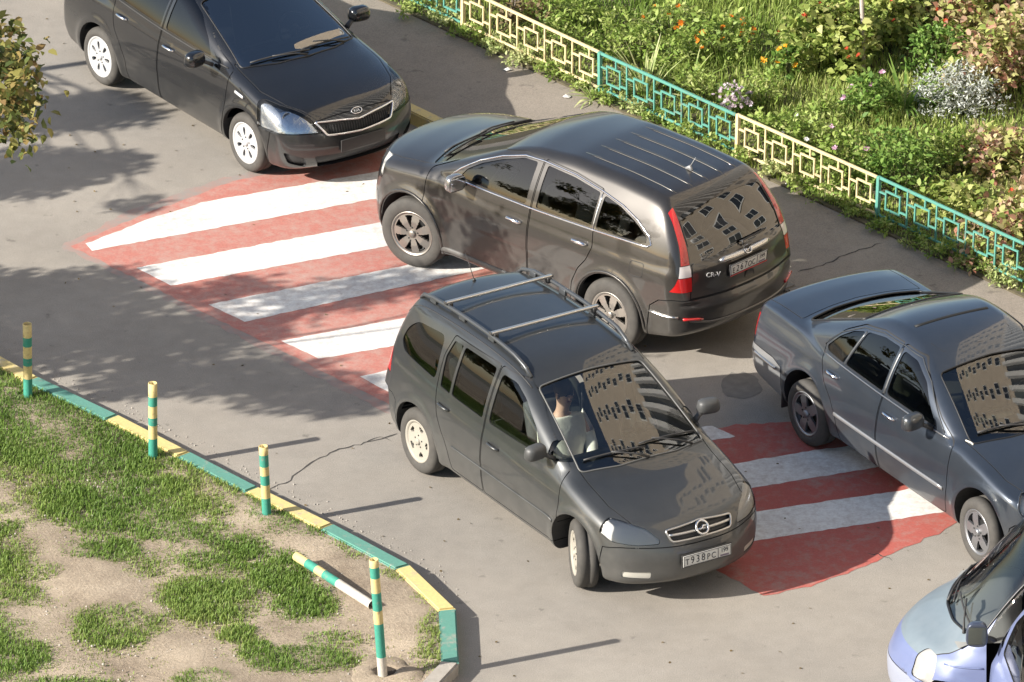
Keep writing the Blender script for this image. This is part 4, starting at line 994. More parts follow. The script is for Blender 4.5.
        for sx in (1, -1):
            b = MB(); pts = []
            for k in range(19):
                a = R(-12+204*k/18); pts.append((sx*1.31+.432*math.cos(a), .37+.432*math.sin(a)))
            pth = [c.hit(pr, u, v, .004)[0] for u, v in pts]; b.tube([p for p in pth if p is not None], .017, 6, squash=.8); b.build('arch_lip', paint, t)
    pr = side_prism(rounded([(-1.54, .86), (-1.54, 1.0), (-1.70, 1.01), (-1.70, .87)], .03), 1); c.trim('fuel_flap_seam', pr, t, pm('seam_dark', (.01, .01, .01), .6), .004, off=-.001)
    c.patch('windshield', ws, t, GL_CW); c.patch('rear_window', rwp, t, GL_CR)
    c.patch('grille', gr, t, BLACKP, d=-.03); c.trim('grille_frame', gr, t, CHROME_D, .012)
    # roof ribs and antenna
    tp = Prism([(0, 0), (1, 0), (0, 1)], U=(1, 0, 0), V=(0, 1, 0), n=(1.0, 2.2))
    for y in (-.42, -.21, .0, .21, .42):
        n = 10; p = [c.hit(tp, -.55-1.22*k/n, y, -.004)[0] for k in range(n+1)]; b = MB(); b.tube(p, [.006]+[.014]*(n-1)+[.006], 6); b.build('roof_rib', pm('brown_crossover_paint', (0, 0, 0)), t)
    q = c.hit(tp, -1.50, 0, 0)[0]; b = MB(); b.tube([q+Vector((.05, 0, 0)), q+Vector((0, 0, .03)), q+Vector((-.03, 0, 0))], [.012, .022, .012], 8); b.tube([q+Vector((0, 0, .03)), q+Vector((-.07, 0, .15))], [.006, .004], 5); b.build('antenna', pm('antenna_grey', (.25, .25, .25), .4), t)
    # tailgate furniture
    tgp = Prism([(0, 0), (1, 0), (0, 1)], U=(0, -1, 0), V=(0, 0, 1), n=(1.7, 2.8))
    b = MB(); p = c.path(tgp, [(-.34, 1.035), (.34, 1.035)], .012, .05); b.tube(p, [.018]+[.032]*(len(p)-2)+[.018], 8); b.build('tailgate_garnish', pm('garnish', (.6, .58, .55), .25, .9), tg)
    p0, n0 = c.hit(tgp, 0, 1.045, .048); b = MB(); fr = n0.to_track_quat('Z', 'Y').to_matrix()
    for (x0, x1, y0, y1) in ((-.022, -.026, -.03, .03), (.022, .026, -.03, .03), (-.024, .024, 0, 0)): b.tube([fr @ Vector((x0, y0, 0))+p0, fr @ Vector((x1, y1, 0))+p0], .006, 6)
    k2 = 20; b.tube([fr @ Vector((.043*math.copysign(abs(math.cos(a))**.6, math.cos(a)), .038*math.copysign(abs(math.sin(a))**.6, math.sin(a)), 0))+p0 for a in [2*math.pi*k/k2 for k in range(k2)]], .006, 6, closed=True, up=n0)
    b.build('letter_emblem', CHROME, tg)
    b = MB(); b.box(p0-n0*.010, (.012, .10, .09), bev=.005); b.build('emblem_backing', BLACKP, tg)
    m = text_mesh('CR-V', .062, .003, 1.0); m.materials.clear(); m.materials.append(pm('badge_silver', (.7, .69, .66), .3, .2))
    q, n = c.hit(tgp, -.44, .93, .012); o = obj('lettering', m, tg); o.matrix_local = Matrix.Translation(q) @ Matrix(((0, 0, -1), (-1, 0, 0), (0, 1, 0))).to_4x4() @ Matrix.Rotation(R(-10), 4, 'Y') @ Matrix(((1.15, .25, 0, 0), (0, 1, 0, 0), (0, 0, 1, 0), (0, 0, 0, 1)))
    q, n = c.hit(tgp, 0, .925, .014); plate(c, t, 'E267OC', '199', q, -1, R(-4), frame=pm('plate_red', (.5, .05, .05), .5))
    q, n = c.hit(tgp, .02, .80, .0); b = MB(); b.lathe([(.001, .006), (.05, .005), (.065, -.002)], 16, axis='X', c=(q.x-.002, q.y, q.z)); o = b.build('gate_handle', BLACKP, tg)
    # reflectors
    for sd in (1, -1):
        q = c.path(tgp, [(-sd*.58, .52), (-sd*.76, .54)], .004, .04); b = MB(); b.tube(q, .02, 6, squash=.7); b.build('bumper_reflector', red, t)
    b = MB(); b.tube(c.path(tgp, [(-.70, .515), (-.5, .475), (.5, .475), (.70, .515)], .004, .06), .011, 6); b.build('bumper_chrome_line', pm('bumper_line', (.16, .15, .14), .3, .6), t)
    wiper(c, rwp, t, (0, .02), (.0, .05), (-.02, .045), (.36, .055)); wiper(c, ws, t, (.5, -.0), (.1, .1), (.62, .10), (-.05, .09)); wiper(c, ws, t, (-.05, -.03), (-.4, .08), (-.05, .05), (-.6, .1))
    c.finish('body', c.shell, t, paint)
    sm = pm('seat_dark', (.035, .034, .033), .9)
    for (x, y) in ((.12, .38), (.12, -.38), (-.85, .38), (-.85, -.38)): seat(t, x, y, sm, .52, .6)
    dashboard(c, t, .66, 1.26, .68, 1.02, pm('dash_dark', (.03, .03, .03), .75)); steering_wheel(t, .55, .38, 1.04)
    tm, rm = wheel_mesh(.355, .225, .22, 7, 'alloy', pm('alloy_grey', (.36, .34, .31), .3, .85, dirt=((.2, .17, .13), .3, 10)), pm('wheel_dark', (.02, .02, .02), .7))
    add_wheels(t, P, tm, rm, steer=R(12))
    t.location = (.56, 1.40, 0); t.rotation_euler = (0, 0, R(137.3))
    return t
# ------------------------------------------------------------------ blue grey saloon
def saloon():
    P = dict(wb=2.833, rw=.318, ww=.875, arch=.055, flare=.016,
        w=[(-2.56, .80), (-2.35, .845), (-1.9, .872), (-.8, .892), (.4, .892), (1.2, .88), (1.7, .85), (2.05, .77), (2.3, .62)],
        side=[(.16, .10), (.27, .05), (.40, .014), (.56, .0), (.72, .014), (.86, .05), (.96, .10)], zb=[(-2.5, .32), (-1.9, .22), (1.9, .2), (2.3, .24)],
        top=[(2.34, .55), (2.27, .66), (2.1, .74), (1.8, .83), (1.4, .915), (1.05, .965), (.8, .96), (.4, .93), (-1.3, .98), (-1.7, 1.05), (-2.2, 1.05), (-2.45, 1.03), (-2.53, .88), (-2.60, .5)], crown=.06, edge=.025, kt=.045, ctop=.07, topblur=.05,
        xf=[(.2, 2.18), (.35, 2.26), (.55, 2.27), (.75, 2.18)], cf=.34, pf=2.6,
        xr=[(.25, -2.46), (.36, -2.55), (.58, -2.565), (.62, -2.53), (1.0, -2.50)], cr=.11, pr=3.2,
        gw=[(-2.3, .64), (-1.7, .76), (-1.0, .815), (-.4, .825), (.3, .82), (.8, .79), (1.2, .72)], belt=[(-2, .94), (1.2, .92)], tum=.30, tumc=.45,
        gtop=[(1.9, .3), (1.45, .72), (1.15, .91), (.95, 1.02), (.70, 1.15), (.45, 1.265), (.22, 1.362), (.0, 1.43), (-.32, 1.475), (-.62, 1.465), (-.88, 1.40), (-1.84, 1.05), (-2.05, .9), (-2.3, .3)],
        gblur=.13, gcrown=.085, cw=.20, crr=.20, cab=(-1.55, 1.0, .45), kg=.10, gz0=.55)
    c = Car(P, .027); paint = pm('blue_grey_saloon_paint', (.033, .045, .064), .28, .6, 1.0, var=.05, dirt=((.20, .19, .175), .14, 3), dz=(.2, .60, .50, DUST))
    t = thing('saloon_car', 'blue grey saloon car with sunroof at the right edge beside the teal fence panel', 'car')
    c.make_shell()
    ws = slope_prism([(-.67, .02), (-.3, -.05), (.3, -.05), (.67, .02), (.55, .84), (0, .87), (-.55, .84)], (1.05, .965), (.26, 1.325), rnd=.05)
    rwp = Prism([(-.62, .03), (-.3, -.02), (.3, -.02), (.62, .03), (.55, .88), (0, .92), (-.55, .88)], O=(-1.80, 0, 1.065), U=(0, -1, 0), V=(.92, 0, .335), n=(-.3, .3), rnd=.05)
    wf = [(.60, .955), (-.19, .965), (-.19, 1.34), (.02, 1.325), (.26, 1.225)]
    wr = [(-.26, .965), (-.88, .975), (-.75, 1.305), (-.50, 1.345), (-.26, 1.345)]
    wq = [(-.915, .976), (-1.20, .985), (-1.23, 1.02), (-1.10, 1.15), (-.95, 1.245), (-.79, 1.295)]
    sides = {sd: [side_prism(wf, sd, .04), side_prism(wr, sd, .03), side_prism(wq, sd, .03)] for sd in (1, -1)}
    c.cut([ws, rwp] + sides[1] + sides[-1])
    hls = {}
    for sd in (1, -1):
        hls[sd] = [Prism([(sd*yc+.125*rr*math.cos(a), .685+.105*rr*math.sin(a)) for a in [2*math.pi*k/20 for k in range(20)]], U=(0, 1, 0), V=(0, 0, 1), n=(1.75, 2.5)) for yc, rr in ((.64, 1.0), (.42, .85))]
        c.cut(hls[sd])
    gr = Prism([(-.24, .50), (.24, .50), (.27, .70), (-.27, .70)], U=(0, 1, 0), V=(0, 0, 1), n=(2.0, 2.5), rnd=.04); c.cut([gr])
    red = pm('tail_red', (.45, .015, .015), .2, coat=1.0)
    for sd in (1, -1): c.panel('tail_lamp', Prism([(-sd*.48, .70), (-sd*.95, .68), (-sd*.95, .90), (-sd*.48, .90)], U=(0, -1, 0), V=(0, 0, 1), n=(2.36, 2.8)), t, red)
    c.panel('hood', Prism(rounded([(.92, -.70), (1.6, -.70), (2.05, -.58), (2.4, -.30), (2.4, .30), (2.05, .58), (1.6, .70), (.92, .70), (1.05, .35), (1.09, 0), (1.05, -.35)], .02), U=(1, 0, 0), V=(0, 1, 0), n=(.66, 1.2)), t, paint)
    c.panel('trunk_lid', Prism(rounded([(-1.82, -.66), (-2.7, -.66), (-2.7, .66), (-1.82, .66), (-1.88, .3), (-1.90, 0), (-1.88, -.3)], .03), U=(1, 0, 0), V=(0, 1, 0), n=(.70, 1.2)), t, paint)
    sil = pm('silver_bumper', (.33, .335, .34), .35, .6, .6, dirt=(DUST, .25, 5))
    c.panel('front_bumper', Prism([(1.80, .05), (2.6, .05), (2.6, .55), (1.9, .55), (1.84, .5)], n=(-1.4, 1.4)), t, paint)
    c.panel('rear_bumper', Prism([(-1.82, .05), (-2.8, .05), (-2.8, .62), (-2.0, .62), (-1.86, .58)], n=(-1.4, 1.4)), t, sil)
    low = pm('lower_cladding', (.17, .172, .165), .4, .5, .5, dirt=(DUST, .3, 5))
    for sd in (1, -1):
        d = c.panel('front_door', side_prism([(.86, .26), (.92, .55), (.90, .90), (.62, 1.04), (.34, 1.21), (.06, 1.365), (-.225, 1.385), (-.225, .24), (.75, .24)], sd, .03, lo=.42), t, paint)
        handle(c, d, -.06, .815, sd, CHROME, .2, .017); c.patch('window_pane', sides[sd][0], d, GL_M)
        d = c.panel('rear_door', side_prism([(-.24, .24), (-.24, 1.385), (-.55, 1.385), (-.85, 1.33), (-1.06, 1.22), (-1.26, 1.04), (-1.24, .90), (-1.14, .74), (-1.0, .62), (-.92, .50), (-.88, .24)], sd, .03, lo=.42), t, paint)
        handle(c, d, -1.02, .835, sd, CHROME, .2, .017); c.patch('window_pane', sides[sd][1], d, GL_M); c.patch('quarter_pane', sides[sd][2], d, GL_M)
        for pr_ in hls[sd]:
            hp = c.patch('headlight', pr_, t, GL_LAMP, d=-.004); c.patch('reflector', pr_, hp, LAMP_IN, d=-.035); c.trim('headlight_rim', pr_, hp, paint, .008)
        mirror(c, t, .50, .99, 1.02, sd, pm('saloon_mirror', (.05, .055, .06), .3, .4, .6), size=(.12, .23, .15), lead=.03)
        pr = side_prism([(0, 0), (1, 0), (0, 1)], sd)
        b = MB(); b.tube(c.path(pr, [(.86, .50), (-.92, .505)], .006, .08), .020, 6, squash=.5, up=(0, 1, 0)); b.build('door_moulding', pm('moulding_chrome', (.42, .42, .42), .3, .7), t)
        b = MB(); b.tube(c.path(pr, [(.80, .925), (-.2, .935), (-1.25, .955)], .002, .08), .007, 6); b.build('waist_trim', CHROME_D, t)
        b = MB(); b.tube(c.path(pr, [(.72, .95), (.30, 1.235), (.04, 1.35), (-.22, 1.368), (-.55, 1.365), (-.84, 1.31), (-1.10, 1.18), (-1.27, 1.02)], .002, .05), .006, 6); b.build('window_frame_trim', pm('frame_dark', (.06, .065, .07), .35, .4), t)
        for xx in (-.225,): 
            b = MB(); b.tube(c.path(pr, [(-.225, .96), (-.225, 1.345)], .001, .05), .018, 6, squash=.4, up=(0, 1, 0)); b.build('pillar_trim', pm('pillar_grey', (.12, .125, .13), .35, .6), t)
        b = MB(); b.tube(c.path(pr, [(-.895, .975), (-.77, 1.30)], -.002, .05), .011, 6); b.build('pillar_bar', pm('pillar_grey', (.12, .125, .13), .35, .6), t)
        b = MB(); b.tube(c.path(pr, [(-1.94, .54), (-2.2, .545), (-2.36, .55)], .006, .05), .016, 6); b.build('bumper_strip', CHROME_D, t)
        b = MB(); b.tube(c.path(pr, [(1.02, .93), (.93, .94)], .004, .03), .008, 6); b.build('indicator_repeater', pm('repeater', (.7, .68, .6), .2, coat=1), t)
        b = MB(); b.box((-1.417-.42, sd*.76, .30), (.02, .20, .22), bev=.008); b.build('mud_flap', BLACKP, t)
    c.patch('windshield', ws, t, GL_MW); c.patch('rear_window', rwp, t, GL_MR); c.trim('rear_window_seal', rwp, t, pm('seal_dark', (.015, .015, .016), .4), .010); c.trim('windshield_seal', ws, t, pm('seal_dark', (.015, .015, .016), .4), .007)
    c.patch('grille', gr, t, BLACKP, d=-.03); c.trim('grille_frame', gr, t, CHROME, .014)
    # sunroof seam: the gap open at its rear edge
    tp = Prism([(0, 0), (1, 0), (0, 1)], U=(1, 0, 0), V=(0, 1, 0), n=(.8, 2.2))
    b = MB(); b.tube([c.hit(tp, -.36, -.40+.08*k, .0)[0] for k in range(11)], .022, 6, squash=.4); b.build('sunroof_gap', pm('seam_dark', (.01, .01, .01), .6), t)
    b = MB(); b.tube([c.hit(tp, -.36, -.40, -.003)[0], c.hit(tp, -.05, -.42, -.003)[0], c.hit(tp, .08, -.38, -.003)[0], c.hit(tp, .10, 0, -.003)[0], c.hit(tp, .08, .38, -.003)[0], c.hit(tp, -.05, .42, -.003)[0], c.hit(tp, -.36, .40, -.003)[0]], .005, 6); b.build('sunroof_seam', pm('seam_dark', (.01, .01, .01), .6), t)
    wiper(c, ws, t, (.05, -.03), (-.35, .10), (.1, .05), (-.56, .12))
    c.finish('body', c.shell, t, paint)
    sm = pm('seat_beige', (.10, .085, .07), .85)
    for (x, y) in ((-.02, .37), (-.02, -.37), (-.88, .37), (-.88, -.37)): seat(t, x, y, sm, .36, .52)
    dashboard(c, t, .50, 1.06, .66, .86, pm('dash_brown', (.02, .018, .016), .8)); steering_wheel(t, .40, .37, .86)
    tm, rm = wheel_mesh(.318, .212, .215, 5, 'five', pm('alloy_saloon', (.30, .31, .33), .35, .8, dirt=((.2, .17, .13), .25, 10)), pm('wheel_dark', (.02, .02, .02), .7))
    add_wheels(t, P, tm, rm, steer=R(-3))
    for w in t.children:
        if w.name.startswith('wheel'): w.location.z /= 1.06; w.scale.z = 1/1.06
    t.scale = (1, 1, 1.06)
    t.location = (4.225, -2.88, 0); t.rotation_euler = (0, 0, R(-58.0))
    return t
# ------------------------------------------------------------------ black compact car
def compact():
    P = dict(wb=2.57, rw=.303, ww=.835, arch=.052, flare=.018,
        w=[(-2.28, .70), (-2.05, .78), (-1.6, .835), (-.8, .850), (.4, .850), (1.2, .848), (1.6, .84), (1.9, .815), (2.15, .73)],
        side=[(.16, .10), (.26, .04), (.38, .012), (.55, .0), (.72, .010), (.88, .035), (1.0, .08)], zb=[(-2.3, .30), (-1.7, .2), (1.7, .18), (2.15, .21)],
        top=[(2.20, .55), (2.11, .70), (1.97, .79), (1.7, .88), (1.35, .965), (1.0, 1.03), (.8, 1.03), (.4, .98), (-1.3, 1.02), (-1.7, 1.04), (-2.1, 1.04), (-2.25, .98), (-2.3, .8)], crown=.08, edge=.05, ctop=.14,
        xf=[(.18, 2.03), (.28, 2.12), (.45, 2.135), (.62, 2.09), (.80, 1.98)], cf=.27, pf=2.9,
        xr=[(.25, -2.15), (.4, -2.24), (.65, -2.24), (1.0, -2.2)], cr=.2, pr=2.8,
        gw=[(-2.2, .60), (-1.6, .72), (-1.0, .785), (-.4, .80), (.3, .795), (.8, .77), (1.25, .68)], belt=[(-2, 1.0), (1.2, .93)], tum=.30, tumc=.45,
        gtop=[(2.0, .3), (1.6, .82), (1.18, 1.0), (.95, 1.10), (.10, 1.405), (-.1, 1.445), (-.4, 1.465), (-.8, 1.45), (-1.1, 1.38), (-1.75, 1.06), (-2.0, .9), (-2.3, .3)],
        gcrown=.085, cw=.26, crr=.2, cab=(-1.6, 1.05, .45), kg=.10, gz0=.55)
    c = Car(P, .027); paint = pm('black_car_paint', (.012, .013, .015), .25, .4, 1.0, dirt=((.13, .12, .105), .05, 3), dz=(.2, .75, .26, DUST))
    t = thing('compact_car', 'black compact car with white wheel covers parked at the top of the zebra crossing', 'car')
    c.make_shell()
    ws = slope_prism([(-.68, .03), (-.35, -.09), (0, -.12), (.35, -.09), (.68, .03), (.56, 1.0), (0, 1.04), (-.56, 1.0)], (1.08, 1.045), (.11, 1.40), rnd=.05)
    rwp = Prism([(-.58, .02), (.58, .02), (.50, .68), (-.50, .68)], O=(-1.75, 0, 1.06), U=(0, -1, 0), V=(.65, 0, .32), n=(-.3, .3), rnd=.05)
    wf = [(.62, .985), (-.16, 1.005), (-.16, 1.37), (.0, 1.365), (.26, 1.265), (.50, 1.115)]
    wt = [(.88, .985), (.70, .985), (.68, 1.06)]
    wr = [(-.25, 1.01), (-.95, 1.035), (-1.0, 1.12), (-.75, 1.32), (-.5, 1.37), (-.25, 1.375)]
    sides = {sd: [side_prism(wf, sd, .04), side_prism(wr, sd, .03)] for sd in (1, -1)}
    c.cut([ws, rwp] + sides[1] + sides[-1])
    hl = {}
    for sd in (1, -1):
        hl[sd] = Prism([(2.09, sd*.36), (1.99, sd*.46), (1.70, sd*.66), (1.50, sd*.745), (1.46, sd*.80), (1.60, sd*.90), (1.85, sd*.90), (2.2, sd*.70), (2.2, sd*.47)], U=(1, 0, 0), V=(0, 1, 0), n=(.585, 1.2), rnd=.04)
    gr = Prism([(-.345, .63), (.345, .63), (.40, .735), (0, .70), (-.40, .735)][::1], U=(0, 1, 0), V=(0, 0, 1), n=(1.7, 2.4), rnd=.03)
    gr = Prism([(-.38, .565), (0, .54), (.38, .565), (.47, .69), (.2, .675), (0, .65), (-.2, .675), (-.47, .69)], U=(0, 1, 0), V=(0, 0, 1), n=(1.7, 2.4), rnd=.02)
    lg = Prism([(-.46, .22), (.46, .22), (.52, .36), (-.52, .36)], U=(0, 1, 0), V=(0, 0, 1), n=(1.7, 2.4), rnd=.03)
    fg = {sd: Prism([(sd*.57, .23), (sd*.74, .29), (sd*.78, .41), (sd*.60, .34)], U=(0, 1, 0), V=(0, 0, 1), n=(1.5, 2.4), rnd=.03) for sd in (1, -1)}
    c.cut([hl[1], hl[-1], gr, lg, fg[1], fg[-1]])
    red = pm('tail_red', (.45, .015, .015), .2, coat=1.0)
    for sd in (1, -1): c.panel('tail_lamp', Prism([(-sd*.5, .78), (-sd*.95, .76), (-sd*.95, .97), (-sd*.5, .97)], U=(0, -1, 0), V=(0, 0, 1), n=(1.98, 2.6)), t, red)
    c.panel('hood', Prism(rounded([(.92, -.70), (1.40, -.72), (1.72, -.63), (1.96, -.46), (2.02, -.40), (2.3, -.38), (2.3, .38), (2.02, .40), (1.96, .46), (1.72, .63), (1.40, .72), (.92, .70), (1.14, .35), (1.21, 0), (1.14, -.35)], .02), U=(1, 0, 0), V=(0, 1, 0), n=(.735, 1.25)), t, paint)
    c.panel('front_bumper', Prism([(1.62, .05), (2.6, .05), (2.6, .738), (2.02, .738), (1.90, .62), (1.72, .60)], n=(-1.4, 1.4)), t, paint)
    c.panel('trunk_lid', Prism(rounded([(-1.78, -.62), (-2.5, -.62), (-2.5, .62), (-1.78, .62)], .03), U=(1, 0, 0), V=(0, 1, 0), n=(.75, 1.25)), t, paint)
    for sd in (1, -1):
        d = c.panel('front_door', side_prism([(.88, .24), (.96, .55), (.98, .95), (.66, 1.08), (.52, 1.155), (.28, 1.31), (.04, 1.40), (-.205, 1.41), (-.205, .22), (.75, .22)], sd, .03, lo=.42), t, paint)
        handle(c, d, -.04, .85, sd, CHROME, .19, .016); c.patch('window_pane', sides[sd][0], d, GL_K)
        d = c.panel('rear_door', side_prism([(-.22, .22), (-.22, 1.41), (-.52, 1.405), (-.80, 1.345), (-1.07, 1.13), (-1.06, .92), (-1.0, .74), (-.88, .60), (-.80, .45), (-.78, .22)], sd, .03, lo=.42), t, paint)
        handle(c, d, -.88, .885, sd, CHROME, .19, .016); c.patch('window_pane', sides[sd][1], d, GL_K)
        hp = c.patch('headlight', hl[sd], t, GL_LAMP, d=-.004); c.patch('reflector', hl[sd], hp, pm('lamp_chrome', (.62, .66, .70), .18, .8, bump=.8, bscale=9), d=-.04)
        for (bx, by) in ((1.80, .66), (1.90, .54)):
            q = c.bvh.ray_cast(Vector((bx, sd*by, 2)), Vector((0, 0, -1)))[0]
            b = MB(); b.lathe([(.001, -.01), (.035, .0), (.055, .02), (.062, .03)], 16, axis='X', c=(q.x-.055, q.y, q.z-.055)); b.build('lamp_bowl', CHROME, hp)
        mirror(c, t, .66, 1.0, 1.03, sd, pm('black_mirror', (.014, .015, .017), .2, .4, 1.0), size=(.13, .23, .16), lead=.03)
        b = MB(); tr_ = side_prism([(0, 0), (1, 0), (0, 1)], sd); b.tube(c.path(tr_, [(1.12, .80), (1.26, .785)], .006, .03), .018, 6, squash=.5, up=(0, 1, 0)); b.build('indicator_repeater', pm('repeater_white', (.75, .75, .75), .15, .3, 1), t)
        c.patch('fog_pocket', fg[sd], t, BLACKP, d=-.035); 
        b = MB(); b.tube(c.path(tr_, [(.90, .955), (-.2, .985), (-1.02, 1.02)], .002, .08), .007, 6); b.build('waist_trim', BLACKP, t)
    c.patch('windshield', ws, t, GL_KW); c.patch('rear_window', rwp, t, GL_K); c.trim('windshield_seal', ws, t, pm('seal_dark', (.015, .015, .016), .4), .008)
    g = c.patch('grille', gr, t, pm('grille_black', (.012, .012, .013), .45), d=-.03); c.trim('grille_frame', gr, g, CHROME, .012, off=.004)
    b = MB()
    for k in range(-12, 13):
        p = c.path(gr, [(k*.03, .555), (k*.03, .655)], -.022, .03); b.tube(p, .005, 4)
    b.build('grille_bars', BLACKP, g)
    c.patch('lower_grille', lg, t, pm('grille_black', (.012, .012, .013), .45), d=-.03)
    p, n = c.hit(Prism([(0, 0), (1, 0), (0, 1)], U=(0, 1, 0), V=(0, 0, 1), n=(1.5, 2.6)), 0, .715, .006); fr = n.to_track_quat('Z', 'Y').to_matrix()
    M3 = Matrix((Vector((0, 1, 0)), n.cross(Vector((0, 1, 0))), n)).transposed()
    b = MB(); nn = 24; b.tube([M3 @ Vector((.062*math.cos(2*math.pi*k/nn), .031*math.sin(2*math.pi*k/nn), .004))+p for k in range(nn)], .006, 6, closed=True, up=n); o = b.build('oval_emblem', CHROME, t)
    m = text_mesh('KIA', .045, .003, 1.0); m.materials.clear(); m.materials.append(CHROME); q = obj('lettering', m, o); q.matrix_local = Matrix.Translation(p+n*.004) @ M3.to_4x4()
    q, n = c.hit(Prism([(0, 0), (1, 0), (0, 1)], U=(0, 1, 0), V=(0, 0, 1), n=(1.5, 2.6)), 0, .44, .012); plate(c, t, '', '', q, 1, R(2), blank=True)
    wiper(c, ws, t, (.50, -.03), (.15, .03), (.60, .02), (-.02, -.02)); wiper(c, ws, t, (.0, -.10), (-.35, .0), (.06, -.05), (-.58, .04))
    c.finish('body', c.shell, t, paint)
    sm = pm('seat_dark', (.035, .034, .033), .9)
    for (x, y) in ((.02, .36), (.02, -.36), (-.8, .36), (-.8, -.36)): seat(t, x, y, sm, .40, .52)
    dashboard(c, t, .56, 1.26, .64, .93, pm('dash_teal_grey', (.03, .038, .042), .7)); steering_wheel(t, .46, .36, .93)
    tm, rm = wheel_mesh(.303, .208, .195, 7, 'cover', pm('white_cover', (.50, .50, .50), .35, .3), pm('wheel_dark', (.02, .02, .02), .7))
    add_wheels(t, P, tm, rm, steer=R(0))
    t.location = (-2.78, 5.34, 0); t.rotation_euler = (0, 0, R(-53.2))
    return t
# ------------------------------------------------------------------ light blue van with its front door open
def bluevan():
    P = dict(wb=2.80, rw=.32, ww=.875, arch=.055, flare=.016,
        w=[(-2.3, .75), (-2.1, .84), (-1.2, .89), (.4, .895), (1.0, .885), (1.4, .84), (1.7, .75), (1.95, .60)],
        side=[(.16, .10), (.27, .045), (.42, .012), (.62, 0), (.85, .012), (1.0, .04), (1.15, .09)], zb=[(-2.3, .30), (-1.8, .22), (1.6, .2), (2.0, .26)],
        top=[(2.02, .60), (1.93, .76), (1.80, .86), (1.6, .965), (1.4, 1.045), (1.2, 1.10), (.9, 1.12), (-2.2, 1.10)], crown=.10, edge=.06, ctop=.30,
        xf=[(.2, 1.87), (.35, 1.95), (.55, 1.965), (.75, 1.90), (.95, 1.80)], cf=.42, pf=2.2,
        xr=[(.2, -2.2), (.5, -2.28), (1.1, -2.22)], cr=.15, pr=3,
        gw=[(-2.2, .76), (-1.5, .83), (.3, .84), (.9, .82), (1.3, .76), (1.6, .66)], belt=[(-2, 1.08), (1.2, 1.06)], tum=.18, tumc=.25,
        gtop=[(2.05, .35), (1.75, .82), (1.48, 1.03), (1.34, 1.14), (.80, 1.80), (.62, 1.91), (.2, 1.97), (-.6, 1.99), (-1.6, 1.97), (-2.1, 1.88), (-2.2, 1.1), (-2.3, .4)],
        gcrown=.09, cw=.30, crr=.14, cab=(-2.0, 1.20, .5), kg=.10, gz0=.6)
    c = Car(P, .028); paint = pm('light_blue_paint', (.12, .152, .29), .38, .1, .5, var=.04, dirt=((.4, .38, .35), .10, 3)); hoodp = pm('faded_hood_paint', (.125, .165, .195), .45, .1, .4, var=.05, dirt=((.4, .38, .35), .15, 4))
    t = thing('blue_van', 'light blue van with its front door open at the bottom right corner', 'car')
    c.make_shell()
    ws = slope_prism([(-.74, .04), (-.35, -.10), (0, -.14), (.35, -.10), (.74, .04), (.62, .80), (0, .85), (-.62, .80)], (1.335, 1.14), (.80, 1.80), rnd=.05)
    wt = [(1.06, 1.13), (.92, 1.12), (.88, 1.36)]
    wf = [(.84, 1.12), (-.24, 1.12), (-.24, 1.76), (.55, 1.76), (.78, 1.45)]
    wr = [(-.36, 1.12), (-1.15, 1.12), (-1.15, 1.76), (-.36, 1.76)]
    sides = {sd: [side_prism(wf, sd, .04), side_prism(wr, sd, .04), side_prism(wt, sd, .02)] for sd in (1, -1)}
    c.cut([ws] + sides[1] + sides[-1])
    hl = {sd: Prism([(-.13, -.12), (-.15, .05), (-.05, .16), (.11, .14), (.15, -.02), (.10, -.13)], O=(1.62, sd*.62, .74), U=(-.6*sd, .8, 0), V=(-.25, -.25*sd, 1), n=(-.25, .4) if sd > 0 else (-.25, .4), rnd=.05) for sd in (1, -1)}
    c.cut([hl[1], hl[-1]])
    c.panel('hood', Prism(rounded([(1.12, -.74), (1.42, -.70), (1.68, -.58), (2.2, -.40), (2.2, .40), (1.68, .58), (1.42, .70), (1.12, .74), (1.38, .35), (1.45, 0), (1.38, -.35)], .02), U=(1, 0, 0), V=(0, 1, 0), n=(.80, 1.3)), t, hoodp)
    lowp = pm('bumper_pale', (.27, .29, .36), .4, .1, .4)
    c.panel('front_bumper', Prism([(1.60, .05), (2.6, .05), (2.6, .58), (1.72, .58), (1.66, .54)], n=(-1.4, 1.4)), t, lowp)
    for sd in (1, -1):
        d = c.panel('front_door', side_prism([(1.02, .30), (1.08, .60), (1.10, 1.12), (.94, 1.42), (.62, 1.80), (.4, 1.82), (-.29, 1.82), (-.29, .28), (.9, .28)], sd, .03, lo=.58), t, paint)
        handle(c, d, -.14, .95, sd, paint); c.patch('window_pane', sides[sd][0], d, GL_B); c.patch('corner_pane', sides[sd][2], d, GL_B)
        mirror(c, d, .96 if sd > 0 else .70, 1.02, 1.26 if sd > 0 else 1.18, sd, pm('black_mirror_plain', (.05, .06, .09), .3, .2, .5), size=(.13, .19, .23), lead=.03, gmat=pm('dark_mirror_glass', (.10, .11, .10), .03, .6))
        if sd > 0:
            hx, hy = 1.05, .86
            for o in [d]:
                o.matrix_local = Matrix.Translation((hx, hy, 0)) @ Matrix.Rotation(R(-78), 4, 'Z') @ Matrix.Translation((-hx, -hy, 0))
        c.patch('side_window', sides[sd][1], t, GL_B)
        hp = c.patch('headlight', hl[sd], t, GL_LAMP, d=-.004); c.patch('reflector', hl[sd], hp, pm('van_lamp_reflector', (.42, .41, .40), .35, .2, bump=.6, bscale=14), d=-.014)
        b = MB(); b.tube(c.path(side_prism([(0, 0), (1, 0), (0, 1)], sd), [(1.46, .84), (1.12, .86)], .002, .04), .008, 6); b.build('wing_crease', paint, t)
    c.patch('windshield', ws, t, GL_B); c.trim('windshield_seal', ws, t, pm('seal_dark', (.015, .015, .016), .4), .011)
    b = MB()
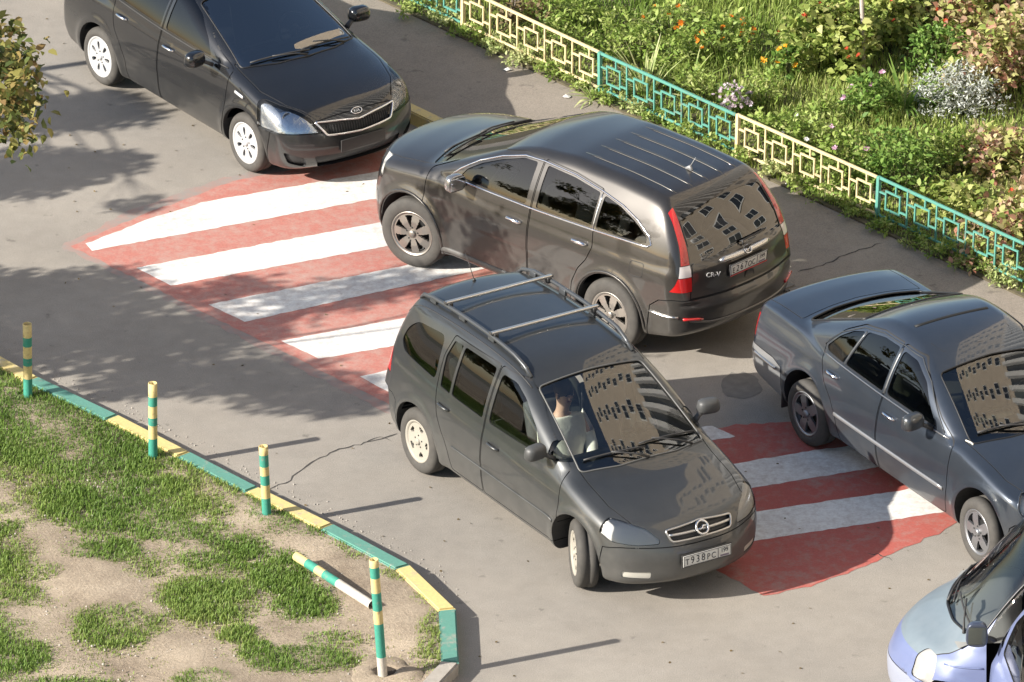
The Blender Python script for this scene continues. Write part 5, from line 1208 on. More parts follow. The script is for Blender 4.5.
    wiper(c, ws, t, (.60, -.02), (.25, .10), (.66, .06), (.02, .02)); wiper(c, ws, t, (.0, -.11), (-.35, .04), (.10, -.06), (-.55, .06))
    c.finish('body', c.shell, t, paint)
    sm = pm('seat_grey', (.07, .072, .078), .9)
    for (x, y) in ((.25, .40), (.25, -.40), (-.8, .40), (-.8, -.40)): seat(t, x, y, sm, .52, .6)
    dashboard(c, t, .80, 1.46, .74, 1.04, pm('dash_pale', (.20, .20, .19), .7)); steering_wheel(t, .70, .40, 1.05)
    tm, rm = wheel_mesh(.32, .2, .2, 7, 'cover', pm('cover_grey', (.4, .4, .41), .35, .4), pm('wheel_dark', (.02, .02, .02), .7))
    add_wheels(t, P, tm, rm, steer=R(0))
    th = R(177); p = unpix(914, 667, .75); hx, hy = 1.72, .66
    t.location = (p.x - (math.cos(th)*hx - math.sin(th)*hy), p.y - (math.sin(th)*hx + math.cos(th)*hy), 0); t.rotation_euler = (0, 0, th)
    return t
for fn in (zafira, crossover, saloon, compact, bluevan): fn()
# ================================================================== PLANTS
rng = np.random.default_rng(11)
def unit(v): return v/np.maximum(np.linalg.norm(v, axis=-1, keepdims=True), 1e-9)
def leaves(name, P, D, Lh, Wd, mat, parent=None, rnd=None, fold=.25, droop=.15):
    """leaf-sized quads. P base points, D directions (n,3), Lh lengths, Wd widths"""
    n = len(P); D = unit(D); up = np.tile([0, 0, 1.0], (n, 1)) + rng.normal(0, .5, (n, 3)); S = unit(np.cross(D, up)); N_ = np.cross(S, D)
    Lh = np.broadcast_to(Lh, n)[:, None]; Wd = np.broadcast_to(Wd, n)[:, None]
    tip = P + D*Lh - N_*Lh*droop; m1 = P + D*Lh*.28; m2 = P + D*Lh*.68 - N_*Lh*droop*.4
    V = np.stack([P, m1 + S*Wd*.46 + N_*Wd*fold*.8, m2 + S*Wd*.40 + N_*Wd*fold, tip, m2 - S*Wd*.40 + N_*Wd*fold, m1 - S*Wd*.46 + N_*Wd*fold*.8], 1).reshape(-1, 3)
    F = np.arange(6*n).reshape(-1, 6); me = mesh_np(name, V, F)
    at = me.attributes.new('rnd', 'FLOAT', 'FACE'); at.data.foreach_set('value', np.asarray(rnd if rnd is not None else rng.random(n), np.float32))
    return obj(name, me, parent, mat)
def blades(name, P, h, w, mat, parent=None, lean=.35, rnd=None, kind=None):
    n = len(P); a = rng.uniform(0, 2*np.pi, n); d = np.stack([np.cos(a), np.sin(a), 0*a], 1); s = np.stack([-np.sin(a), np.cos(a), 0*a], 1)
    h = np.broadcast_to(h, n)[:, None]; w = np.broadcast_to(w, n)[:, None]; l = rng.uniform(.1, 1, (n, 1))*lean*h; z = np.array([0, 0, 1.0])
    V = np.stack([P - s*w/2, P + s*w/2, P + s*w*.35 + d*l*.4 + z*h*.6, P - s*w*.35 + d*l*.4 + z*h*.6, P + d*l + z*h*np.sqrt(np.maximum(.2, 1-(l/h)**2))], 1)
    me = bpy.data.meshes.new(name); V = V.reshape(-1, 3); b = np.arange(n)*5
    q = np.stack([b, b+1, b+2, b+3], 1); t = np.stack([b+3, b+2, b+4], 1)
    loops = np.concatenate([q.ravel(), t.ravel()]); me.vertices.add(len(V)); me.vertices.foreach_set('co', V.ravel().astype(np.float32))
    me.loops.add(len(loops)); me.loops.foreach_set('vertex_index', loops.astype(np.int32)); me.polygons.add(2*n)
    me.polygons.foreach_set('loop_start', np.concatenate([np.arange(n)*4, 4*n+np.arange(n)*3]).astype(np.int32)); me.update(calc_edges=True)
    at = me.attributes.new('rnd', 'FLOAT', 'FACE'); r = np.asarray(rnd if rnd is not None else rng.random(n), np.float32); at.data.foreach_set('value', np.concatenate([r, r]))
    return obj(name, me, parent, mat)
GRASS = leafmat('verge_grass', [(.075, .14, .022), (.135, .225, .04), (.195, .285, .06), (.28, .335, .09), (.40, .37, .17)], .6, .3)
BEDG = leafmat('bed_grass', [(.11, .19, .03), (.19, .29, .05), (.28, .37, .08), (.40, .43, .14), (.48, .44, .21)], .6, .35)
def scatter(poly, n):
    P = np.array(poly); lo, hi = P.min(0), P.max(0); q = rng.uniform(lo, hi, (int(n), 2)); return q[in_poly(q, poly)]
def pxs(q, z):
    """vectorised pixel position of ground points (for density masks laid out from the photograph)"""
    dy = q[:, 1]-CAMY; dz = z-CAMH; yc = dy*math.sin(PITCH)+dz*math.cos(PITCH); zc = dy*math.cos(PITCH)-dz*math.sin(PITCH)
    u, v = FPX*q[:, 0]/zc, FPX*yc/zc; c, s = math.cos(ROLL), math.sin(ROLL); return W_/2+c*u-s*v, H_/2-(s*u+c*v)
def vnoise(x, y, sc, seed=0):
    r = np.random.default_rng(seed); g = r.random((256, 256)); X, Y = x*sc, y*sc; i, j = np.floor(X).astype(int), np.floor(Y).astype(int); fx, fy = X-i, Y-j; fx = fx*fx*(3-2*fx); fy = fy*fy*(3-2*fy)
    G_ = lambda a, b: g[a % 256, b % 256]
    return (G_(i, j)*(1-fx)+G_(i+1, j)*fx)*(1-fy)+(G_(i, j+1)*(1-fx)+G_(i+1, j+1)*fx)*fy
# ---- verge grass: dense by the kerb, tufts on bare soil further in
vp = [tuple(p) for p in inset(K, .16)][2:13] + [G(200, 850, ZV), G(-200, 850, ZV), G(-250, 300, ZV)]
q = scatter(vp, 620000); X, Y = pxs(q, ZV)
dens = np.zeros(len(q))
def blob(cx, cy, rx, ry, a=1.0):
    global dens
    d = ((X-cx)/rx)**2+((Y-cy)/ry)**2; dens = np.maximum(dens, a*np.clip(1.35*np.exp(-.55*d*d), 0, 1))
edge = 352+.5*X                                     # kerb line in the picture, roughly
dens = np.maximum(dens, np.clip((500-.04*X-Y)/30, 0, 1.6)*np.clip((X < 330)*1.0, 0, 1))
for b_ in ((189, 492, 70, 28), (120, 512, 60, 20, .8), (180, 527, 45, 16), (218, 551, 42, 20), (210, 600, 46, 21), (278, 574, 28, 20), (304, 602, 32, 15), (118, 626, 42, 20), (239, 635, 20, 9), (254, 650, 16, 9), (300, 660, 50, 12), (112, 551, 28, 12, .8), (145, 566, 25, 10, .5), (204, 680, 26, 9),
          (20, 598, 28, 12), (16, 655, 34, 15), (33, 572, 30, 9, .7), (87, 550, 30, 10, .8), (300, 520, 40, 16, .8), (270, 505, 40, 14), (350, 548, 22, 10, .5), (400, 572, 22, 10, .6), (432, 640, 16, 26, .8), (420, 600, 12, 8, .5), (60, 500, 40, 16, .9), (10, 520, 30, 14, .8), (330, 640, 30, 8, .5), (-60, 560, 80, 60), (-60, 640, 80, 40), (60, 690, 60, 12, .6), (345, 700, 40, 10, .6)): blob(*b_)
dens *= np.clip(.32+1.9*vnoise(q[:, 0], q[:, 1], 3.2, 5)*vnoise(q[:, 0], q[:, 1], 9.0, 6)*2.2, 0, 1)
dens = np.clip(dens, .012+.07*(vnoise(q[:, 0], q[:, 1], 4.5, 15) > .62), 1); m = rng.random(len(q)) < dens; q = q[m]; hh = .018+.05*rng.random(len(q))*np.clip(dens[m]*1.3, .3, 1)
tone = np.clip(.45*vnoise(q[:, 0], q[:, 1], 1.1, 8)+.35*rng.random(len(q))+.25*(1-dens[m]), 0, 1)
stuff(tag(blades('verge_grass', np.column_stack([q, np.full(len(q), ZV-.012)]), hh*1.1, .007+.006*rng.random(len(q)), GRASS, lean=.8, rnd=tone), 'patchy short green grass on the bare verge', 'grass'))
# ---- bed grass
bp_ = [tuple(FP[0]-fstep*1.6-kn*.10), tuple(FP[3]+fstep*1.7-kn*.10), tuple(FP[3]+fstep*2.6+kn*4), tuple(FP[3]+fstep*1.0+kn*9), tuple(FP[0]-fstep*1.6+kn*5)]
q = scatter(bp_, 260000); X, Y = pxs(q, .12); vis = (X > 380) & (X < 1060) & (Y > -60); q, X, Y = q[vis], X[vis], Y[vis]
dist = (q-np.array(FP[0]))@np.array(kn)
tall = np.clip((dist-.2)/.8, .5, 1); hh = (.05+.13*rng.random(len(q)))*tall*(.5+vnoise(q[:, 0], q[:, 1], 2.2, 12))
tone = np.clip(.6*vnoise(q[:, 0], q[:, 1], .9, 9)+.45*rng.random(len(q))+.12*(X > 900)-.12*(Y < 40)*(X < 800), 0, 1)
stuff(tag(blades('bed_grass', np.column_stack([q, np.full(len(q), .115)]), hh, .010+.008*rng.random(len(q)), BEDG, lean=.7, rnd=tone), 'long green grass and weeds covering the planted bed', 'grass'))
# ---- plant builders
def clumps(n, rx, ry, h, z0=0.15):
    a = rng.uniform(0, 2*np.pi, n); r = np.sqrt(rng.random(n)); z = rng.uniform(z0, 1, n)
    k = np.sqrt(np.clip(1-(z-.35)**2/.55, .1, 1)); return np.stack([rx*r*k*np.cos(a), ry*r*k*np.sin(a), h*z], 1)
def bush(px, py, h, r, n, Lf, mat, label, cat='shrub', name='shrub', group=None, flowers=None, droop=.2, wr=.55, nc=None, stems=10, z=.12, tone=None, spread=.55):
    p = unpix(px, py, z); t = thing(name, label, cat, p, 0, group)
    nc = nc or max(8, n//14); C = clumps(nc, r, r, h); cr_ = rng.uniform(.5, 1.2, nc)*r*.33; ct = rng.random(nc)
    i = rng.integers(0, nc, n); O = rng.normal(0, 1, (n, 3)); O = unit(O)*rng.random((n, 1))**.5; P = C[i]+O*cr_[i][:, None]*np.array([1, 1, .75]); P[:, 2] = np.maximum(P[:, 2], .02)
    D = unit(O*np.array([1, 1, .45])+rng.normal(0, .45, (n, 3))+np.array([0, 0, .25])); Ln = Lf*rng.uniform(.45, 1.4, n)
    leaves('foliage', P, D, Ln, Ln*wr, mat, t, np.clip(spread*ct[i]+(1-spread)*rng.random(n) if tone is None else tone(P, ct[i]), 0, 1), droop=droop)
    b = MB()
    for k in range(min(stems, nc)):
        c = C[k]; b.tube([(c[0]*.1, c[1]*.1, -.03), (c[0]*.55, c[1]*.55, c[2]*.55), tuple(c)], [.010, .007, .004], 5)
    b.build('stems', STEM, t)
    if flowers:
        nf, fr, fm, zlo = flowers; a = C[rng.integers(0, nc, nf)]+rng.normal(0, r*.22, (nf, 3))*np.array([1, 1, .5]); a[:, 2] = np.clip(a[:, 2], h*zlo, h*1.12)+.02
        if nf <= 30:
            for k in range(nf): flower_heads('flower', a[k:k+1], fr, fm, t)
        else: stuff(flower_heads('flowers', a, fr, fm, t))
    return t
def flower_heads(name, C, fr, mat, parent, petals=7):
    Ps, Ds, Ls = [], [], []
    for c in C:
        tilt = unit(np.array([rng.normal(-.3, .4), rng.normal(-.45, .3), 1.0])); u = unit(np.cross(tilt, [0, 1, .1])); v = np.cross(tilt, u); s = fr*rng.uniform(.75, 1.2)
        for k in range(petals):
            a = 2*math.pi*k/petals; Ps.append(c); Ds.append(u*math.cos(a)+v*math.sin(a)+tilt*.35); Ls.append(s)
    Ls = np.array(Ls); return leaves(name, np.array(Ps), np.array(Ds), Ls, Ls*.7, mat, parent, droop=.1, fold=.1)
def strap(px, py, n, Lf, w, mat, label, cat='plant', name='strap_leaf_plant', spread=1.0, z=.12, rise=1.0, arch=.5, tone=None):
    p = unpix(px, py, z); t = thing(name, label, cat, p); V = []; F = []; rn = []
    for k in range(n):
        a = rng.uniform(0, 2*np.pi); Ln = Lf*rng.uniform(.55, 1.1); d = np.array([math.cos(a), math.sin(a), 0]); s = np.array([-math.sin(a), math.cos(a), 0]); o = d*rng.uniform(0, .10); el = rng.uniform(.35, 1.35); ar = arch*rng.uniform(.3, 1.3); i0 = len(V); m_ = 7
        for j in range(m_):
            u = j/(m_-1); e = el-ar*u*1.6; 
            pt = o if j == 0 else pt + (d*math.cos(e)*spread+np.array([0, 0, math.sin(e)])*rise)*Ln/(m_-1); ww = w*(1-u**2.2)*(.7+.6*min(u*3, 1))/1.3*.5+.0005
            V += [pt+s*ww, pt-s*ww]
        for j in range(m_-1): F.append((i0+2*j, i0+2*j+1, i0+2*j+3, i0+2*j+2)); rn.append((rng.random() if tone is None else tone())*.8+.2*j/m_)
    me = mesh_np('leaves', V, F, True); at = me.attributes.new('rnd', 'FLOAT', 'FACE'); at.data.foreach_set('value', np.array(rn, np.float32)); obj('leaves', me, t, mat)
    return t
STEM = pm('green_stem', (.12, .13, .05), .8, var=.3, vscale=20); BARK = pm('bark', (.16, .12, .085), .9, var=.35, vscale=18, bump=.8, bscale=45)
L_MID = leafmat('leaf_mid', [(.08, .17, .03), (.14, .25, .045), (.23, .35, .075), (.34, .44, .13)])
L_YEL = leafmat('leaf_yellow_green', [(.14, .22, .04), (.28, .36, .08), (.42, .46, .14), (.54, .51, .22)])
L_DARK = leafmat('leaf_dark', [(0.032, 0.088, 0.016), (0.072, 0.160, 0.029), (0.128, 0.240, 0.048)])
L_PALE = leafmat('leaf_pale', [(0.182, 0.247, 0.078), (0.338, 0.416, 0.143), (0.546, 0.572, 0.260), (0.676, 0.650, 0.390)])
L_SILV = leafmat('leaf_silver', [(.30, .33, .27), (.45, .47, .42), (.60, .61, .57)], .7, .15)
L_AUT = leafmat('leaf_autumn', [(.15, .23, .05), (.29, .36, .09), (.40, .44, .13), (.50, .47, .20), (.50, .36, .24), (.46, .19, .13), (.56, .48, .36)])
L_DRY = leafmat('leaf_dry', [(.10, .075, .03), (.18, .13, .06), (.26, .20, .11)])
L_WEED = leafmat('leaf_weed', [(.11, .19, .03), (.21, .31, .055), (.34, .42, .11), (.50, .52, .22)])
F_ORA = leafmat('petal_orange', [(.62, .16, .01), (.75, .27, .02)]); F_LIL = leafmat('petal_lilac', [(.55, .40, .50), (.72, .60, .66), (.80, .72, .74)]); F_YEL = leafmat('petal_amber', [(.72, .30, .01), (.80, .46, .03)]); F_RED = leafmat('petal_red', [(.5, .05, .02), (.62, .12, .05)]); F_PINK = leafmat('petal_pink', [(.60, .30, .45), (.72, .5, .62)]); F_WHT = leafmat('petal_white', [(.75, .72, .70), (.8, .8, .78)])
strap(645, 92, 46, .62, .030, L_PALE, 'pale strap leaved clump rising behind the upper end of the middle teal panel', spread=.8, arch=.35)
strap(592, 98, 26, .26, .024, L_PALE, 'small bleached strap leaved clump spilling under the fence at the post', arch=.7)
strap(905, 108, 60, .62, .034, L_MID, 'arching dark green strap leaved clump beside the silver plant', spread=1.1, arch=.6)
strap(690, 86, 30, .42, .024, L_WEED, 'yellow green strap leaved clump left of the lilac flowers', arch=.5)
bush(735, 116, .30, .20, 420, .05, L_MID, 'round clump of lilac pink flowers against the fence', 'flower', 'aster', flowers=(120, .026, F_LIL, .55), stems=14)
bush(716, 55, .38, .45, 600, .07, L_WEED, 'loose flowering plant with scattered orange blooms on the grass', 'flower', 'marigold', flowers=(16, .038, F_ORA, .6))
bush(673, 36, .30, .35, 420, .06, L_WEED, 'weedy plant with a few orange blooms left of the marigolds', 'flower', 'orange_flower', flowers=(5, .036, F_ORA, .7))
bush(786, 82, .36, .18, 300, .06, L_MID, 'low plant with amber daisies beside the big leaved shrub', 'flower', 'amber_daisy', flowers=(12, .045, F_YEL, .6))
bush(828, 68, .66, .46, 2000, .075, L_YEL, 'large yellow green leaved shrub with red berries around the stake', 'shrub', 'berry_shrub', flowers=(26, .03, F_RED, .25), wr=.8, droop=.3, stems=16)
bush(888, 46, .60, .36, 1200, .07, L_YEL, 'yellow green shrub just right of the wooden stake', 'shrub', 'leafy_shrub', flowers=(10, .03, F_RED, .4), wr=.8, droop=.3)
bush(868, 118, .42, .30, 800, .06, L_MID, 'leafy green plant with mauve flowers below the stake', 'flower', 'mauve_flower', flowers=(5, .04, F_PINK, .7))
bush(845, 180, .50, .34, 1000, .055, L_WEED, 'leafy bush touching the lower cream panel, with two pink flowers', 'shrub', 'leafy_bush', flowers=(3, .04, F_PINK, .8))
bush(898, 190, .60, .40, 1500, .058, L_MID, 'dense rounded green bush behind the joint of cream and teal panels', 'shrub', 'dense_bush', stems=16)
bush(800, 150, .34, .34, 800, .055, L_WEED, 'low weedy bush behind the middle of the lower cream panel', 'shrub', 'weed_bush', flowers=(4, .03, F_WHT, .7))
bush(765, 140, .26, .28, 520, .05, L_WEED, 'small weedy bush right of the lilac flowers', 'shrub', 'weed_bush', flowers=(3, .028, F_LIL, .6))
bush(945, 175, .42, .30, 800, .055, L_WEED, 'yellowish green bush right of the dense green bush', 'shrub', 'yellowish_bush')
# silver plant: soft mass of fine sprays
t = bush(958, 112, .42, .44, 2600, .042, L_SILV, 'silvery white feathery plant in the middle of the bed', 'plant', 'silver_plant', wr=.34, nc=120, stems=40)
# autumn ground cover and shrubs at the right
aut = [(985, 95, .55, .42, 1300, .07, 'tall autumn coloured shrub with pinkish red leaves above the ground cover'), (1022, 80, .70, .45, 1300, .068, 'reddish shrub cut by the right edge, upper one'), (965, 45, .60, .42, 1200, .08, 'yellow and orange leaved shrub at the top right of the bed'), (1015, 30, .60, .45, 1200, .07, 'pale autumn shrub at the top right corner'),
       (1000, 170, .32, .50, 1100, .075, 'low spreading autumn plant behind the right hand teal panel, uppermost'), (960, 215, .26, .42, 900, .07, 'low spreading autumn plant touching the right hand teal panel, leftmost'), (1010, 235, .28, .45, 1000, .075, 'low spreading autumn plant near the right edge, just above the fence'), (1045, 200, .30, .45, 700, .08, 'autumn plant half outside the right edge'), (985, 262, .20, .30, 500, .06, 'small leafy plant peeking through the right hand teal panel')]
for i, (x, y, h, r_, n, lf, lb) in enumerate(aut): bush(x, y, h, r_, n, lf, L_AUT if i not in (4, 5, 6) else L_YEL if i == 5 else L_AUT, lb, 'shrub', 'autumn_shrub', flowers=(4, .03, F_RED, .6) if i in (2, 4, 6) else None, wr=.7, group='autumn shrubs in the bed')
bush(915, 28, .65, .35, 700, .06, L_DRY, 'brown withered plant at the top of the bed', 'plant', 'withered_plant')
bush(940, 75, .5, .35, 700, .06, L_MID, 'fine green plant above the silver plant', 'plant', 'green_plant')
bush(925, 10, .7, .4, 700, .08, L_DARK, 'dark green shrub at the top edge above the withered plant', 'shrub', 'dark_shrub')
bush(1000, 5, .7, .5, 700, .08, L_DARK, 'dark green shrub at the top right edge', 'shrub', 'dark_shrub')
wd = [(560, 50, 'weed clump behind the lower half of the upper cream panel'), (600, 60, 'weed clump right behind the post of the upper cream panel'), (625, 40, 'tall pale weed clump behind the strap leaved plant'), (580, 25, 'weed clump near the top edge, left of the pale weeds'), (545, 30, 'weed clump by the sapling at the top edge'), (700, 100, 'weed clump left of the lilac flowers at the fence'), (672, 70, 'weed clump behind the middle of the middle teal panel'), (760, 105, 'weed clump just right of the lilac flowers'), (640, 60, 'pale weed clump among the strap leaves'), (820, 125, 'weed clump below the amber daisies')]
for i, (x, y, lb) in enumerate(wd): bush(x, y, .22+.14*rng.random(), .26, 380, .06, L_WEED, lb, 'weed', 'weed_clump', wr=.4, group='weed clumps in the bed', stems=6)
# weeds along the foot of the fence
pn = ['topmost teal panel', 'upper cream panel', 'middle teal panel', 'lower cream panel', 'right hand teal panel']; sq = ['first', 'second', 'third', 'fourth', 'fifth']
for i in range(25):
    u = -1+.1+i*.2; pt = FP[0]+fstep*u-kn*(.05+.06*rng.random()); x, y = pix(pt.x, pt.y, .12)
    if 400 < x < 1045: bush(x, y, .09+.09*rng.random(), .16+.05*rng.random(), 300, .038, L_WEED if rng.random() < .75 else L_PALE, 'low weeds under the %s square of the %s' % (sq[i % 5], pn[i//5]), 'weed', 'fence_weed', group='weeds at the fence foot', stems=3, nc=12)
# sapling and stake
p = unpix(513, 26, .12); t = thing('sapling', 'thin stemmed sapling with brown leaves at the top edge behind the fence', 'tree', p)
b = MB()
for k in range(4): b.tube([(.03*k-.05, 0, -.02), (.03*k-.05+.02, .01*k, .5), (.05*k-.08, .03*k, 1.1)], [.018, .014, .008], 6)
b.build('trunk', pm('pale_bark', (.38, .33, .28), .85, var=.25, vscale=20), t)
C = clumps(26, .35, .35, .35, .1)+np.array([.1, 0, .05]); i = rng.integers(0, 26, 260); P_ = C[i]+rng.normal(0, .06, (260, 3)); P_[:, 2] = np.maximum(P_[:, 2], .02)
leaves('crown', P_, rng.normal(0, 1, (260, 3)), .06, .04, L_DRY, t)
p = unpix(864, 74, .12); b = MB(); b.tube([(0, 0, -.1), (-.02, 0, .4), (-.06, .0, .95)], [.022, .021, .020], 8); o = b.build('wooden_stake', pm('grey_wood', (.36, .31, .27), .85, var=.25, vscale=25)); o.location = p; tag(o, 'grey wooden stake standing in the large leaved shrub', 'stake')
# ---- trees at the left: their crowns shade the road
def caster(sx, sy, h, z=0.0):
    P = unpix(sx, sy, z); k = (h-z)/math.tan(SUN_EL); return Vector((P.x-k*math.cos(SUN_SH), P.y-k*math.sin(SUN_SH), h))
L_TREE = leafmat('tree_leaf', [(.04, .06, .015), (.10, .125, .03), (.19, .19, .05), (.30, .26, .08), (.26, .17, .07)], .5, .3)
def tree(base, blobs, label, trunk_h, r0=.11, Lf=.095, per=750, extra=None):
    t = thing('tree', label, 'tree', base); b = MB(); B0 = Vector(base); top = Vector((0, 0, trunk_h))
    b.tube([(0, 0, -.1), (.02, .02, trunk_h*.3), (-.03, .01, trunk_h*.65), tuple(top)], [r0*1.25, r0, r0*.85, r0*.6], 12); b.build('trunk', BARK, t)
    PP, DD, lim = [], [], MB()
    for (c, rr, k) in blobs:
        c = Vector(c)-B0; h0 = Vector((0, 0, min(trunk_h, max(trunk_h*.45, c.z-.7)))); mid = h0.lerp(c, .5)+Vector((rng.normal(0, .1), rng.normal(0, .1), .12))
        lim.tube([h0, mid, c], [.022, .014, .006], 6)
        n = int(per*k)
        for s in range(4):
            e = c+Vector(rng.normal(0, rr*.55, 3)); lim.tube([mid.lerp(c, .6), e], [.006, .003], 4)
        o = unit(rng.normal(0, 1, (n, 3)))*(rng.random((n, 1))**.45)*rr*np.array([1, 1, .8]); PP.append(np.array(c)+o); DD.append(unit(o)*.4+rng.normal(0, .5, (n, 3))+np.array([0, 0, -.35]))
    if extra: PP.append(extra[0]-np.array(B0)); DD.append(extra[1])
    PP, DD = np.concatenate(PP), np.concatenate(DD); Ln = Lf*rng.uniform(.7, 1.25, len(PP)); leaves('crown', PP, DD, Ln, Ln*.62, L_TREE, t); lim.build('limbs', BARK, t); return t
bl = []
for (sx, sy, h, rr, k) in ((10, 300, 2.3, .55, 1.2), (60, 325, 2.5, .55, 1.2), (20, 350, 2.1, .5, 1.1), (110, 305, 2.9, .5, 1), (135, 345, 3.0, .55, 1.1), (85, 285, 2.7, .4, .8), (185, 330, 3.1, .5, .9), (205, 372, 3.3, .5, 1), (262, 378, 3.4, .45, .9), (310, 392, 3.5, .42, .8), (150, 380, 3.0, .4, .7), (355, 402, 3.6, .3, .45), (250, 330, 3.5, .35, .45), (330, 296, 3.6, .40, .55), (395, 285, 3.7, .35, .5), (-60, 330, 2.2, .6, 1), (-40, 290, 2.2, .5, 1), (235, 290, 3.3, .3, .4)): bl.append((caster(sx, sy, h), rr, k))
br = []
for (x, y, n) in ((4, 32, 40), (16, 45, 45), (8, 62, 45), (24, 60, 30), (22, 84, 45), (6, 88, 40), (30, 100, 35), (14, 112, 40), (26, 128, 24), (10, 136, 30), (30, 143, 8), (-15, 60, 60), (-15, 110, 60)):
    c = np.array(unpix(x, y, 3.0+.3*math.sin(x*.3))); br.append((c, n))
EP = np.concatenate([c+rng.normal(0, .10, (int(n*1.7), 3)) for c, n in br]); ED = rng.normal(0, .6, (len(EP), 3))+np.array([0, 0, -.4])
tA = tree(unpix(-330, 430, ZV), bl + [((unpix(2, 60, 3.0)), .12, .15), ((unpix(12, 100, 3.05)), .12, .15), ((unpix(-40, 80, 3.1)), .2, .3)], 'small leafy tree outside the left edge, one drooping branch reaching into the picture', 2.3, extra=(EP, ED))
bl = [(caster(*b_[:3]), b_[3], b_[4]) for b_ in ((10, 112, 2.7, .45, .9), (45, 118, 2.8, .45, .9), (85, 110, 2.9, .42, .8), (118, 118, 3.0, .3, .4), (15, 165, 2.6, .45, .9), (60, 172, 2.7, .45, .9), (100, 165, 2.8, .35, .6), (30, 185, 2.6, .35, .5), (140, 205, 2.9, .18, .15), (100, 100, 2.8, .2, .3))]
tree(unpix(-374, 124, ZV), bl, 'slim tree outside the left edge whose trunk shadow reaches the black compact car', 2.7, r0=.10)
# litter and fallen leaves
lt = pm('litter_white', (.7, .68, .64), .7)
for i, (x, y, z, lb) in enumerate(((787, 185, ZW, 'scrap of white litter on the walkway below the lower cream panel'), (566, 97, ZW, 'small pale scrap of paper on the walkway by the upper cream panel'), (508, 70, ZW, 'pale scrap lying in the shade on the walkway'))):
    p = unpix(x, y, z+.004); b = MB(); n = 7; b.add([(.05*math.cos(2*math.pi*k/n)*rng.uniform(.6, 1.3), .035*math.sin(2*math.pi*k/n)*rng.uniform(.6, 1.3), .012*rng.random()) for k in range(n)]+[(0, 0, .03)], [(k, (k+1) % n, n) for k in range(n)]); o = b.build('paper_scrap', lt); o.location = p; tag(o, lb, 'litter')
q = rng.uniform([-5, -8], [6, 8], (260, 2)); P3 = np.column_stack([q, np.full(len(q), .006)]); 
stuff(tag(leaves('fallen_leaves', P3, np.column_stack([rng.normal(0, 1, (len(q), 2)), np.full(len(q), .05)]), .03, .02, L_DRY, fold=.05, droop=.0), 'small dry leaves and grit scattered on the asphalt', 'leaves'))
# ================================================================== apartment block that the car windows reflect
def block():
    X0, Y0, Y1, H = 17.0, -30.0, 40.0, 60.0
    t = thing('apartment_block', 'tall beige apartment block off the right edge, mirrored in the car windows', 'building', (X0, 0, 0))
    b = MB(); b.box((6, (Y0+Y1)/2, H/2), (12, Y1-Y0, H)); b.build('wall', pm('beige_wall', (.44, .37, .29), .85, var=.12, vscale=.6), t)
    WH = pm('white_pier', (.56, .55, .53), .7); GLZ = pm('window_glass_dark', (.03, .035, .04), .08, 0, 0, spec=.8); FR = pm('window_white', (.7, .7, .68), .5)
    w = MB(); w.box((0, 0, 0), (.10, 2.1, 2.0)); wm = w.mesh('frame', [FR]); g = MB(); g.box((0, 0, 0), (.06, .9, 1.75)); gm = g.mesh('pane', [GLZ])
    pi_ = MB(); pi_.box((0, 0, 0), (.4, .62, 13.6)); pim = pi_.mesh('pier', [WH])
    y = Y0+2.0; k = 0
    while y < Y1-2:                                     # lower floors: plain wall with windows
        for f in range(4):
            o = obj('window', wm, t); o.location = (-.04, y, 2.6+f*3.1)
            for s in (-1, 1): q = obj('pane', gm, o); q.location = (-.04, s*.49, 0)
        y += 4.6
    d = MB(); d.box((-.04, (Y0+Y1)/2, 20.5), (.08, Y1-Y0-1, 13)); d.build('loggia_glazing', pm('loggia_dark', (.045, .05, .055), .25), t)
    for f in range(9):                                  # upper floors: sparse windows again
        for k in range(12):
            o = obj('window', wm, t); o.location = (-.04, Y0+3+k*5.6+(f % 2)*.8, 30.0+f*3.3)
            for s in (-1, 1): q = obj('pane', gm, o); q.location = (-.04, s*.49, 0)
    y = Y0+1.0
    while y < Y1: o = obj('pier', pim, t); o.location = (-.30, y, 20.6); y += 1.9
block()
